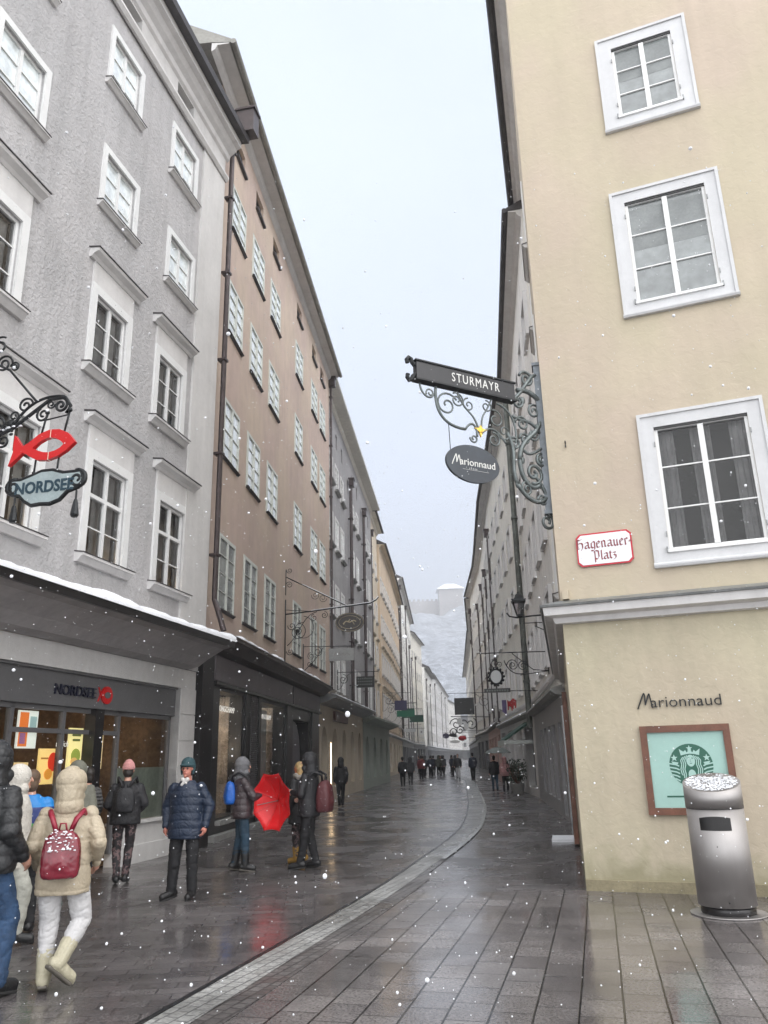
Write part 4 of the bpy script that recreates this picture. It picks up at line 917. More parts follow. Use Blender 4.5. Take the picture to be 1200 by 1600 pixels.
# snow: wet lumps over the slanted lid
m = MB(); rng = random.Random(3)
for i in range(1100):
    a = rng.random() * 6.283; r_ = math.sqrt(rng.random()) * .275; x, y = r_ * math.cos(a), r_ * math.sin(a)
    if y > .15 and rng.random() < .75: continue
    m.ball((x, y, topz(x, y) + .004), rng.uniform(.004, .012), rng.uniform(.8, 1.8), rng.uniform(.8, 1.6), .35, 6, 4)
m.build('snow_cover', snow, bn_, smooth=True)

# ================================================================ wrought iron signs
def scroll(cx_, cz_, r0, r1, a0, turns, n=26):
    return [(cx_ + (r0 + (r1 - r0) * i / n) * math.cos(a0 + turns * 2 * math.pi * i / n), 0, cz_ + (r0 + (r1 - r0) * i / n) * math.sin(a0 + turns * 2 * math.pi * i / n)) for i in range(n + 1)]
def bez(p0, p1, p2, p3, n=14):
    out = []
    for i in range(n + 1):
        t = i / n; a = (1 - t) ** 3; b = 3 * t * (1 - t) ** 2; c = 3 * t * t * (1 - t); d = t ** 3
        out.append((a * p0[0] + b * p1[0] + c * p2[0] + d * p3[0], 0, a * p0[1] + b * p1[1] + c * p2[1] + d * p3[1]))
    return out
def sframe(base, d):
    d = Vector((d[0], d[1], 0)).normalized(); n_ = Vector((d.y, -d.x, 0)); return Vector((base[0], base[1], 0)), (lambda u, o, z: d * u + n_ * o + Vector((0, 0, z)))

# --- street bracket with the shop board on the yellow corner
o0, X = sframe((2.53, 11.35), (-.88, -.48)); O = o0
br = empty('bracket_sign', O, 0, 'long black shop board on a scrolled wrought iron bracket at the yellow house corner', 'sign')
m = MB(X); m.box(.58, 2.32, -.05, .05, 6.85, 7.12); bd = m.build('board', mat('black_board', (.022, .022, .026), .35, var=.2), br)
m = MB(X); m.box(.56, 2.34, -.07, .07, 7.122, 7.145); m.box(.56, 2.34, -.07, .07, 6.825, 6.848); m.build('board_rim', iron, br)
m = MB(X)
m.tube([(2.32, 0, 7.06), (2.36, 0, 7.10), (2.38, 0, 7.15), (2.42, 0, 7.17), (2.45, 0, 7.13), (2.44, 0, 7.08)], .034, 8); m.tube([(2.32, 0, 6.92), (2.36, 0, 6.88), (2.38, 0, 6.83), (2.42, 0, 6.81), (2.45, 0, 6.85), (2.44, 0, 6.9)], .034, 8); m.build('end_scroll', iron, br)
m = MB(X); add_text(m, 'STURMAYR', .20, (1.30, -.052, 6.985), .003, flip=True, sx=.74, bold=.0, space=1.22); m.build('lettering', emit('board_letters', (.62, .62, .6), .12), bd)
m = MB(X)
for pts, r_ in [(bez((2.25, 6.8), (2.24, 6.6), (2.05, 6.55), (2.02, 6.68)), .016), (scroll(2.08, 6.68, .07, .02, -.5, 1.1), .013),
                (bez((1.98, 6.8), (2.02, 6.5), (1.95, 6.2), (1.5, 6.22)), .022), (bez((1.5, 6.22), (1.38, 6.42), (1.28, 6.30), (1.30, 6.14)), .018), (scroll(1.36, 6.10, .07, .02, .1, -1.2), .014),
                (scroll(1.80, 6.55, .20, .03, 2.6, -1.5), .015), (scroll(1.62, 6.66, .12, .03, 1.0, 1.5), .013),
                (bez((1.62, 6.8), (1.45, 6.4), (1.35, 6.6), (1.25, 6.2)), .015), (bez((1.0, 6.8), (1.15, 6.45), (1.2, 6.6), (1.22, 6.2)), .015),
                (scroll(1.42, 6.62, .11, .02, 1.5, -1.4), .012), (scroll(1.1, 6.66, .10, .02, 1.5, 1.4), .012), (scroll(.95, 6.48, .15, .04, 1.2, 1.1), .013),
                (bez((1.22, 6.2), (1.0, 6.45), (.85, 6.2), (.78, 6.12)), .018), (scroll(1.0, 6.14, .12, .03, 1.4, 1.4), .014), (scroll(.80, 6.30, .14, .03, 0, -1.3), .013), (bez((.9, 6.75), (.65, 6.7), (.5, 6.45), (.62, 6.05)), .018)]:
    m.tube(pts, r_, 6)
m.build('scrollwork', iron_green, br, smooth=True)
m = MB(X)
for pts, r_ in [(bez((.62, 6.85), (.3, 7.1), (.2, 7.5), (.05, 7.35)), .024), (bez((.5, 7.05), (.25, 7.15), (-.02, 6.95), (-.03, 6.70)), .03), (scroll(.30, 7.28, .14, .04, .3, 1.4), .018), (bez((.62, 6.6), (.4, 6.5), (.3, 6.65), (.12, 6.4)), .02),
                (bez((.08, 6.6), (.2, 6.3), (.5, 6.3), (.55, 5.9)), .03), (bez((.55, 5.9), (.55, 5.55), (.35, 5.4), (.2, 5.55)), .028), (scroll(.30, 5.72, .17, .03, -1.3, -1.5), .02), (bez((.75, 6.3), (.55, 6.0), (.75, 5.8), (.62, 5.5)), .024),
                (bez((.62, 5.5), (.45, 5.25), (.2, 5.2), (.08, 5.38)), .026), (bez((.3, 5.7), (.1, 5.5), (.05, 5.3), (-.03, 5.0)), .022), (scroll(.12, 4.98, .13, .04, 1.8, 1.3), .018), (scroll(.12, 5.95, .11, .03, 1.5, -1.4), .02), (scroll(.42, 6.25, .10, .03, 0, 1.4), .016),
                (scroll(.5, 6.85, .10, .03, 2, 1.4), .016), (bez((.1, 6.15), (.3, 6.05), (.35, 5.95), (.5, 6.1)), .018), ([(-.03, 0, 4.9), (-.03, 0, 7.3)], .02)]:
    m.tube(pts, r_ * 1.3, 7)
for cx_, cz_, r_, a_, tn in ((.45, 6.5, .13, 0, 1.5), (.2, 6.75, .12, 2, -1.4), (.62, 6.15, .10, 1, 1.5), (.25, 6.35, .10, 3, 1.4), (.45, 5.45, .12, 2, -1.5), (.18, 5.30, .09, 0, 1.4)): m.tube(scroll(cx_, cz_, r_, .02, a_, tn), .02, 6)
for cx_, cz_ in ((.4, 6.9), (.15, 6.5), (.5, 5.9), (.2, 5.55), (.62, 5.5)): m.ball((cx_, 0, cz_), .045, 1, .6, 1.4)
m.build('bracket', iron_green, br, smooth=True)
m = MB(X); m.ball((1.235, 0, 6.24), .05, .6, .6, 1, 8, 6); m.plate([(1.235 + a, 6.24 + b) for a, b in [(0, -.1), (.03, -.02), (.11, .03), (.03, .04), (0, .09), (-.03, .04), (-.11, .03), (-.03, -.02)]], -.015, .015)
for z in (7.22, 6.68, 5.42): m.box(-.10, .05, -.03, .03, z, z + .045); m.ball((.05, 0, z + .02), .035)
m.build('gilded_flower', gold, br)
m = MB(X); rng = random.Random(9)
for i in range(90): u = rng.uniform(.6, 2.3); m.ball((u, rng.uniform(-.05, .05), 7.147), rng.uniform(.012, .024), 1.8, 1, .45, 6, 4)
m.build('snow_cover', snow, br, smooth=True)

ov = empty('hanging_sign', O, 0, 'dark oval sign reading Marionnaud hung on two wires under the bracket', 'sign')
m = MB(X); m.plate([(1.41 + .46 * math.cos(i * math.pi / 24), 5.69 + .285 * math.sin(i * math.pi / 24)) for i in range(48)], -.02, .02); m.build('disc', mat('blue_black_disc', (.028, .036, .048), .3, var=.2), ov)
m = MB(X); add_text(m, 'arionnaud', .155, (1.335, -.024, 5.70), .003, flip=True, sx=1.0); big_M(m, -(1.70), 5.69, .16, -.027, -.0205, .012, X=lambda x: -x)
m.tube([(1.15, -.022, 5.59), (1.6, -.022, 5.59)], .0025, 4)
for i in range(5): m.tube([(1.36 + i * .03, -.022, 5.60), (1.36 + i * .03, -.022, 5.62)], .004, 4)
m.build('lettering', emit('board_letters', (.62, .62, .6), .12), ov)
m = MB(X); m.tube([(1.78, 0, 5.84), (1.79, 0, 6.28)], .006, 5); m.tube([(1.07, 0, 5.86), (1.06, 0, 6.12)], .006, 5); m.build('wire', iron, ov)

# --- fish restaurant sign on the left
base = f1.world(-5.0, 0, 0); o0, X = sframe((base.x, base.y), (f1.n.x, f1.n.y))
ns = empty('bracket_sign', o0, 0, 'red fish outline above a pale plate reading NORDSEE on ornate ironwork', 'sign')
red_m = MT['sign_red']
m = MB(X)
outer = [(1.42, 5.50), (1.50, 5.56), (1.62, 5.645), (1.76, 5.69), (1.90, 5.68), (2.02, 5.62), (2.13, 5.49)] + [(2.02, 5.39), (1.90, 5.32), (1.76, 5.285), (1.62, 5.30), (1.50, 5.365), (1.42, 5.43)]
inner = [(1.545, 5.465), (1.62, 5.53), (1.70, 5.57), (1.78, 5.585), (1.86, 5.565), (1.93, 5.52), (1.975, 5.475), (1.93, 5.43), (1.86, 5.40), (1.78, 5.385), (1.70, 5.395), (1.62, 5.425)]
def ring_half(mb, top):
    O_ = outer[:7] if top else [outer[6]] + outer[7:]
    I_ = ([inner[0]] + inner[1:6] + [inner[6]]) if top else ([inner[6]] + inner[7:] + [inner[0]])
    for i in range(6):
        a, b = O_[i], O_[i + 1]; c, d = I_[i + 1], I_[i]; mb.plate([a, b, c, d], -.03, .03)
ring_half(m, True); ring_half(m, False)
m.plate([(1.38, 5.465), (1.42, 5.50), (1.545, 5.465), (1.42, 5.43)], -.03, .03); m.plate([(1.46, 5.535), (1.46, 5.395), (1.38, 5.43), (1.37, 5.47), (1.39, 5.50)], -.0301, .0301)
m.plate([(1.40, 5.495), (1.27, 5.67), (1.26, 5.55), (1.27, 5.44), (1.22, 5.26), (1.34, 5.36), (1.42, 5.43)], -.0299, .0299); m.build('fish', red_m, ns)
m = MB(X); m.box(1.775, 1.785, -.031, .031, 5.58, 5.69); m.box(1.772, 1.782, -.031, .031, 5.285, 5.39); m.build('fish_seam', mat('seam_cream', (.7, .6, .5), .5), ns)
pl = [(1.28, 4.98), (1.30, 5.06), (1.42, 5.06), (1.55, 5.10), (1.70, 5.15), (1.85, 5.15), (2.0, 5.10), (2.12, 5.10), (2.24, 5.10), (2.28, 5.0), (2.22, 4.90), (2.08, 4.86), (1.98, 4.76), (1.85, 4.72), (1.72, 4.73), (1.60, 4.72), (1.50, 4.78), (1.42, 4.86), (1.32, 4.88)]
m = MB(X); m.plate(pl, -.02, .02); m.build('name_plate', mat('pale_blue_plate', (.30, .36, .37), .4, var=.15, vs=4), ns)
m = MB(X); m.tube([(a, 0, b) for a, b in pl + pl[:1]], .028, 8)
m.tube(scroll(1.32, 4.97, .11, .02, 1.2, 1.5), .03, 7); m.tube(scroll(2.2, 5.0, .12, .02, 1.8, -1.5), .03, 7); m.build('plate_rim', iron, ns, smooth=True)
m = MB(X); add_text(m, 'NORDSEE', .205, (1.76, .022, 4.935), .006, sx=.90, bold=.006); m.build('lettering', mat('teal_navy_letters', (.012, .04, .06), .4), ns)
m = MB(X)
for u in (1.36, 2.2): m.tube([(u, 0, 4.86), (u, 0, 4.72)], .012, 6); m.tube([(u, 0, 4.74), (u, 0, 4.70), (u, 0, 4.55), (u, 0, 4.52)], [.02, .03, .05, .035], 8)
m.build('tassel', iron, ns)
m = MB(X)
for u0, u1 in ((1.58, 1.66), (1.90, 1.98)): m.tube([(u0, 0, 5.13), (u0 + .01, 0, 5.31)], .013, 6); m.tube([(u0 + .05, 0, 5.66), (u1 + .02, 0, 5.93)], .013, 6); m.ball((u0, 0, 5.14), .025); m.ball((u1 + .02, 0, 5.94), .03)
m.tube([(1.67, 0, 5.84), (2.0, 0, 5.88)], .01, 6)
for pts, r_ in [([(-.6 + i * .26, 0, 5.55 + .03 * math.sin(i)) for i in range(5)] + [(.9, 0, 5.66), (1.2, 0, 5.78), (1.45, 0, 5.95), (1.7, 0, 6.12), (1.92, 0, 6.12), (2.0, 0, 6.0), (1.95, 0, 5.9)], .024), (scroll(1.86, 6.02, .10, .02, 1.5, -1.5), .018),
                (bez((1.2, 5.8), (1.35, 6.1), (1.6, 6.2), (1.9, 6.14)), .018), (scroll(1.35, 6.08, .11, .02, 0, 1.5), .015), (scroll(1.62, 5.92, .10, .02, 2, 1.5), .014), (bez((1.55, 6.0), (1.5, 5.85), (1.6, 5.8), (1.68, 5.88)), .014), (scroll(1.72, 6.05, .06, .015, 0, -1.3), .012),
                (scroll(.95, 5.83, .16, .03, 3, -1.6), .018), (scroll(.72, 5.55, .14, .03, 0, 1.6), .018), (scroll(1.08, 5.62, .10, .02, 2, 1.6), .015), (scroll(1.2, 5.95, .08, .02, 4, 1.5), .013),
                (bez((.2, 5.8), (.5, 6.1), (.9, 5.9), (1.2, 5.75)), .02), (scroll(.42, 5.80, .16, .03, 3, 1.6), .017), (scroll(.15, 5.58, .15, .03, 0, -1.6), .017),
                ([(1.05, 0, 6.62), (1.5, 0, 6.12)], .016), ([(0.0, 0, 7.2), (1.05, 0, 6.62)], .016), (scroll(.95, 6.72, .13, .03, 0, 1.6), .015), (scroll(.72, 6.86, .12, .03, 3, -1.6), .015), (scroll(1.12, 6.66, .07, .02, 3, -1.6), .012), (scroll(.85, 7.0, .14, .03, 1, 1.4), .014), (scroll(.5, 7.0, .13, .03, 1, 1.6), .014), ([(.0, 0, 5.2), (.0, 0, 7.4)], .022)]:
    m.tube(pts, r_, 7)
rng = random.Random(4)
for i in range(26): u = rng.uniform(.4, 1.25); m.ball((u, rng.uniform(-.03, .03), 5.62 + (u - .4) * .2 + rng.uniform(-.07, .12)), rng.uniform(.015, .04), 1.5, .6, 1, 7, 5)
m.build('bracket', iron, ns, smooth=True)
m = MB(X)
for i in range(40): u = rng.uniform(.55, 1.3); m.ball((u, rng.uniform(-.02, .02), 5.70 + (u - .55) * .15), rng.uniform(.01, .03), 1.5, 1, .6, 6, 4)
m.build('snow_cover', snow, ns, smooth=True)

# --- oval sign on the terracotta house, second frame behind, small signs
base = f2.world(5.7, 0, 0); o0, X = sframe((base.x, base.y), (f2.n.x, f2.n.y))
t = empty('bracket_sign', o0, 0, 'dark oval sign under a snowy forked bracket on the terracotta house', 'sign')
m = MB(X); m.tube([(.03, 0, 4.75), (.03, 0, 6.85)], .02, 6); m.tube([(.03, 0, 7.0), (.03, 0, 7.9)], .015, 6)
m.tube([(.03, 0, 6.35), (.9, 0, 6.42), (2.9, 0, 6.62), (3.1, 0, 6.72), (3.18, 0, 6.82)], .022, 7); m.tube([(.05, 0, 7.62), (2.12, 0, 6.55)], .018, 6); m.tube([(.03, 0, 6.5), (.9, 0, 6.42)], .012, 6)
for pts, r_ in [(scroll(.45, 5.75, .30, .05, 1.6, -1.7), .014), (scroll(.62, 5.85, .42, .20, 1.5, -1.0), .012), (bez((.1, 5.3), (.5, 5.6), (.6, 6.3), (1.1, 6.4)), .014), (scroll(1.0, 6.2, .12, .02, 1.5, 1.5), .012), (scroll(1.35, 6.28, .12, .02, 1.5, -1.5), .012), (scroll(.2, 5.1, .12, .02, 3, 1.5), .012), (scroll(.15, 7.35, .12, .02, 3, -1.5), .011), (scroll(.15, 7.85, .10, .02, 3, 1.5), .011), (scroll(1.05, 6.95, .14, .03, 3, 1.5), .010), (scroll(1.3, 6.85, .14, .03, 0, -1.5), .010), (scroll(.25, 5.95, .14, .02, 3, 1.5), .012)]: m.tube(pts, r_, 6)
m.ball((.45, 0, 5.78), .07); m.build('bracket', iron, t, smooth=True)
m = MB(X); m.tube([(.9, 0, 6.448), (2.9, 0, 6.648), (3.1, 0, 6.745), (3.17, 0, 6.84)], .018, 6); m.build('snow_cover', snow, t, smooth=True); m = MB(X); m.tube([(.6, 0, 7.36), (2.1, 0, 6.59)], .014, 6); m.build('snow_cover', snow, t, smooth=True)
m = MB(X); el = lambda cu_, cz_, a, b, n=40: [(cu_ + a * math.cos(i * 2 * math.pi / n), cz_ + b * math.sin(i * 2 * math.pi / n)) for i in range(n)]
m.plate(el(2.2, 6.0, .48, .32), -.03, .03); m.tube([(2.2, 0, 6.3), (2.2, 0, 6.56)], .012, 6); m.build('disc', mat('brown_black_disc', (.025, .02, .018), .35), t)
dull = mat('dull_gold', (.30, .25, .16), .4, .4)
m = MB(X); q = el(2.2, 6.0, .36, .215)
m.tube([(a, .035, b) for a, b in q + q[:1]], .008, 4); q = el(2.2, 6.0, .46, .30); m.tube([(a, .033, b) for a, b in q + q[:1]], .008, 4)
pen(m, [(1.98, 5.95), (2.08, 6.04), (2.2, 6.0), (2.34, 6.06), (2.42, 6.02)], .035, -.036, .036); pen(m, [(2.05, 6.02), (2.0, 5.92)], .02, -.0365, .0365); pen(m, [(2.3, 6.02), (2.36, 5.92)], .02, -.0362, .0362); pen(m, [(2.15, 6.02), (2.22, 6.1)], .03, -.0358, .0358)
m.build('horse_emblem', dull, t)

base = f2.world(8.7, 0, 0); o0, X = sframe((base.x, base.y), (f2.n.x, f2.n.y))
t = empty('bracket_sign', o0, 0, 'thin iron bracket holding an open pale frame near the terracotta house end', 'sign')
m = MB(X); m.tube([(.06, 0, 4.7), (.06, 0, 5.75)], .02, 6); m.tube([(.06, 0, 5.66), (1.85, 0, 5.62)], .014, 6)
for pts, r_ in [(scroll(.6, 5.45, .18, .03, 1.5, -1.6), .013), (scroll(.35, 5.3, .14, .03, 1.5, 1.6), .012), (scroll(.3, 5.02, .12, .02, 1.5, -1.6), .012), (bez((.08, 4.75), (.3, 5.0), (.5, 5.1), (.8, 5.6)), .013)]: m.tube(pts, r_, 6)
m.build('bracket', iron, t, smooth=True)
m = MB(X); m.box(1.02, 1.95, -.02, .02, 5.10, 5.55); m.build('board', mat('pale_sign_board', (.33, .34, .34), .4, var=.1), t)
m = MB(X); m.tube([(1.2, 0, 5.55), (1.2, 0, 5.64)], .008, 4); m.tube([(1.7, 0, 5.55), (1.7, 0, 5.62)], .008, 4); m.build('chain', iron, t)
m = MB(X); pen(m, [(1.2, 5.28), (1.27, 5.4), (1.34, 5.28), (1.4, 5.4), (1.46, 5.29), (1.54, 5.39), (1.6, 5.28), (1.7, 5.38), (1.78, 5.3)], .025, -.022, .022); m.build('writing', sill_stone, t)

def simple_sign(label, base, d, z_bar, u1, plates, bracket_z, mats_=None, name='bracket_sign', cat='sign'):
    o0, X = sframe(base, d); t = empty(name, o0, 0, label, cat, None)
    m = MB(X); m.tube([(0, 0, bracket_z), (0, 0, z_bar + .15)], .022, 6); m.tube([(0, 0, z_bar), (u1, 0, z_bar)], .018, 6)
    h = z_bar - bracket_z; m.tube(scroll(h * .35, z_bar - h * .42, h * .3, .03, 1.6, -1.6), .018, 6); m.tube(bez((0, bracket_z), (h * .4, bracket_z), (h * .3, z_bar - .1), (h, z_bar)), .014, 6); m.build('bracket', iron, t, smooth=True)
    for (a, b, c, e, mt_) in plates:
        m = MB(X); m.box(a, b, -.035, .035, c, e); m.box(a + .06, a + .075, -.01, .01, e, z_bar); m.box(b - .075, b - .06, -.01, .01, e, z_bar); m.build('board', mt_, t)
    return t, X
t, X = simple_sign('dark board with faint lettering hanging before the slate grey house', (f3.world(3, 0, 0).x, f3.world(3, 0, 0).y), (f3.n.x, f3.n.y), 6.1, 2.2, [(1.02, 2.0, 5.27, 5.85, shop_black)], 5.2)
m = MB(X)
for i, z in enumerate((5.7, 5.55, 5.4)):
    for k in range(7): m.box(1.1 + k * .115, 1.18 + k * .115, -.04, .04, z, z + .07)
m.build('lettering', mat('faint_grey', (.12, .14, .13), .5), t)
violet = mat('violet_board', (.035, .03, .09), .4); green = mat('green_board', (.012, .16, .09), .4); dgreen = mat('deep_green_board', (.012, .07, .045), .4); white_b = mat('white_board', (.6, .62, .64), .4)
simple_sign('violet board over a green board on the peach house', (-.5, 69.0), (1, -.05), 6.9, 2.4, [(1.0, 2.05, 5.45, 6.25, violet)], 5.4)
simple_sign('green board hanging right behind the violet board', (-.3, 73), (1, -.05), 6.3, 2.8, [(1.0, 2.6, 5.1, 5.62, green)], 5.0)
simple_sign('deep green board with white script beyond the green one', (.3, 80), (1, -.05), 6.7, 2.4, [(1.0, 2.2, 5.3, 6.2, dgreen)], 5.0)
simple_sign('second deep green board a little farther down the lane', (.8, 88), (1, -.05), 6.6, 2.8, [(1.4, 2.9, 5.2, 5.95, dgreen)], 5.0)
simple_sign('small white board low over the left side of the lane', (.9, 90), (1, -.05), 5.0, 2.6, [(.7, 2.0, 4.25, 4.6, white_b)], 4.0)
t, X = simple_sign('round white clock like sign over the far left pavement', (2.2, 105), (1, -.06), 5.1, 2.4, [], 4.2)
m = MB(X); m.plate(el(1.9, 4.65, .34, .34, 24), -.06, .06); m.build('disc', mat('white_disc', (.75, .76, .76), .4), t); m = MB(X); m.plate(el(1.9, 4.65, .1, .1, 16), -.065, .065); m.build('disc_centre', shop_grey, t)

# right side signs
nr = f6.n
o0, X = sframe((f6.world(3.2, 0, 0).x, f6.world(3.2, 0, 0).y), (nr.x, nr.y))
t = empty('bracket_sign', o0, 0, 'oval wreath emblem over a black name bar on a long right side bracket', 'sign')
m = MB(X); m.tube([(.0, 0, 4.62), (2.1, 0, 4.64)], .016, 6); m.tube([(.05, 0, 3.95), (.05, 0, 4.75)], .016, 6); m.tube([(0.05, 0, 4.05), (.5, 0, 4.1), (1.1, 0, 4.6)], .013, 6); m.tube([(.05, 0, 4.05), (.9, 0, 3.95)], .012, 6)
for pts, r_ in [(scroll(1.1, 4.25, .18, .03, 0, 1.8), .013), (scroll(.8, 4.22, .16, .03, 3, -1.8), .013), (bez((1.35, 4.4), (1.2, 3.9), (.8, 3.95), (.7, 4.05)), .015), (scroll(1.62, 4.32, .14, .02, 4.7, 1.3), .012), (scroll(1.5, 4.3, .08, .02, 4.7, -1.3), .01)]: m.tube(pts, r_, 6)
m.build('bracket', iron, t, smooth=True)
m = MB(X)
q = [(1.62 + .19 * math.cos(i * math.pi / 12), 0, 3.93 + .22 * math.sin(i * math.pi / 12)) for i in range(25)]; m.tube(q, .035, 6)
for i in range(14): a = i * math.pi / 7; m.ball((1.62 + .23 * math.cos(a), 0, 3.93 + .26 * math.sin(a)), .04)
m.build('wreath', iron, t, smooth=True)
m = MB(X); m.plate(el(1.62, 3.93, .16, .19, 24), -.015, .015); m.build('oval_plate', mat('pale_oval', (.55, .57, .58), .4), t)
m = MB(X); m.box(1.22, 2.0, -.03, .03, 3.46, 3.58); nb = m.build('name_bar', shop_black, t)
m = MB(X)
for k in range(9): m.box(1.28 + k * .075, 1.33 + k * .075, -.034, .034, 3.495, 3.545)
m.build('lettering', mat('faint_grey', (.12, .14, .13), .5), nb)
o0, X = sframe((f6.world(9, 0, 0).x, f6.world(9, 0, 0).y), (nr.x, nr.y))
t = empty('shop_flag', o0, 0, 'red and violet bundle of flags hanging low under the wreath sign', 'flag')
m = MB(X); m.tube([(0, 0, 3.9), (1.9, 0, 3.95)], .015, 6); m.build('pole', iron, t)
m = MB(X)
for i in range(7): u = .85 + i * .045; m.box(u, u + .045, -.03 + .02 * (i % 2), .0 + .02 * (i % 2), 3.30 + .09 * math.sin(i * 1.7), 3.60 + .05 * math.sin(i))
m.build('red_cloth', mat('red_cloth', (.38, .03, .035), .8, var=.2), t)
m = MB(X)
for i in range(4): u = 1.20 + i * .04; m.box(u, u + .04, -.02 + .02 * (i % 2), .01 + .02 * (i % 2), 3.05 + .04 * i, 3.6)
m.build('violet_cloth', mat('violet_cloth', (.13, .10, .22), .8, var=.2), t)
simple_sign('square black board hanging over the lane on the right', (7.6, 60), (-1, .08), 6.1, 3.2, [(1.3, 2.75, 4.55, 5.75, shop_black)], 4.6)
o0, X = sframe((8.2, 66), (-1, .08)); t = empty('bracket_sign', o0, 0, 'cluster of curled ironwork with white medallions below the black board', 'sign')
m = MB(X); m.tube([(0, 0, 4.6), (3.2, 0, 4.7)], .03, 6)
for k, (u, z, r_) in enumerate([(2.8, 4.1, .5), (2.2, 4.2, .45), (1.6, 4.1, .5), (2.5, 3.6, .35), (3.0, 3.5, .4)]): m.tube(scroll(u, z, r_, .08, k, 1.4 * (-1) ** k), .04, 6)
m.build('bracket', iron, t, smooth=True)
m = MB(X); m.plate(el(2.5, 4.3, .22, .3, 20), -.05, .05); m.plate(el(2.0, 3.9, .2, .28, 20), -.05, .05); m.build('medallion', mat('white_disc', (.75, .76, .76), .4), t)
m = MB(X); m.ball((2.35, 0, 3.0), .3, 1.1, .6, .7); m.build('red_lantern', mat('red_lantern', (.5, .02, .03), .4), t)
for k, (y, c, x_, z_, lab, s_) in enumerate([(74, shop_black, 5.7, 3.45, 'small black oval sign over the middle of the crowd', (.35, .16)), (82, MT['white_disc'], 6.5, 3.0, 'small white lozenge sign farther down the lane', (.5, .15)), (96, violet, 6.6, 3.9, 'tiny violet plate sign deepest in the lane', (.4, .3))]):
    o0, X = sframe((8.5 + k, y), (-1, .05)); t = empty('bracket_sign', o0, 0, lab, 'sign'); u = 8.5 + k - x_
    m = MB(X); m.tube([(0, 0, z_ + .35), (u + .3, 0, z_ + .35)], .02, 5); m.box(u - .01, u + .01, -.01, .01, z_, z_ + .35); m.build('bracket', iron, t); m = MB(X); m.plate(el(u, z_, s_[0], s_[1], 20), -.04, .04); m.build('disc', c, t)

# --- street lantern
lb = f6.world(.5, 0, 0); o0, X = sframe((lb.x, lb.y), (nr.x, nr.y))
t = empty('wall_lantern', o0, 0, 'old black glass lantern standing on a curved wall arm', 'lantern')
m = MB(X); m.tube([(-.1, 0, 5.30), (.6, 0, 5.27), (1.0, 0, 5.24), (1.2, 0, 5.28), (1.27, 0, 5.38)], .022, 7); m.tube([(-.1, 0, 4.65), (.25, 0, 4.85)], .014, 6); m.tube([(.25, 0, 4.85), (.55, 0, 5.0)], .012, 6); m.tube([(.93, 0, 5.24), (.93, 0, 5.30)], .07, 8); m.tube([(.93, 0, 5.24), (.93, 0, 5.05)], .02, 6); m.tube([(.1, 0, 5.08), (.85, 0, 5.08)], .012, 6); m.build('arm', iron, t, smooth=True)
m = MB(X); c = .93
for a in range(4):
    q = R(45 + 90 * a); m.tube([(c + .10 * math.cos(q), .10 * math.sin(q), 5.31), (c + .22 * math.cos(q), .22 * math.sin(q), 5.66)], .014, 5)
def frus(mb, z0, z1, r0, r1): mb.add([(c + r * math.cos(R(45 + 90 * a)), r * math.sin(R(45 + 90 * a)), z) for z, r in ((z0, r0), (z1, r1)) for a in range(4)], [(0, 1, 2, 3), (4, 7, 6, 5)] + [(a, 4 + a, 4 + (a + 1) % 4, (a + 1) % 4) for a in range(4)])
frus(m, 5.28, 5.32, .12, .12); frus(m, 5.66, 5.69, .26, .26); frus(m, 5.69, 5.78, .25, .14); frus(m, 5.78, 5.85, .15, .13); frus(m, 5.85, 5.90, .12, .04); m.ball((c, 0, 5.93), .03)
for a in range(4): q = R(45 + 90 * a); m.ball((c + .25 * math.cos(q), .25 * math.sin(q), 5.71), .025)
m.build('frame', iron, t)
m = MB(X); m.add([(c + r * math.cos(R(45 + 90 * a)), r * math.sin(R(45 + 90 * a)), z) for z, r in ((5.325, .095), (5.655, .212)) for a in range(4)], [(a, 4 + a, 4 + (a + 1) % 4, (a + 1) % 4) for a in range(4)]); m.build('glass', glass('lantern_glass', (.75, .72, .75), 1.6), t, recalc=False)
m = MB(X); m.tube([(c, 0, 5.32), (c, 0, 5.42)], .03, 6); m.ball((c, 0, 5.46), .05); m.build('burner', mat('frosted_bulb', (.6, .6, .58), .5), t)

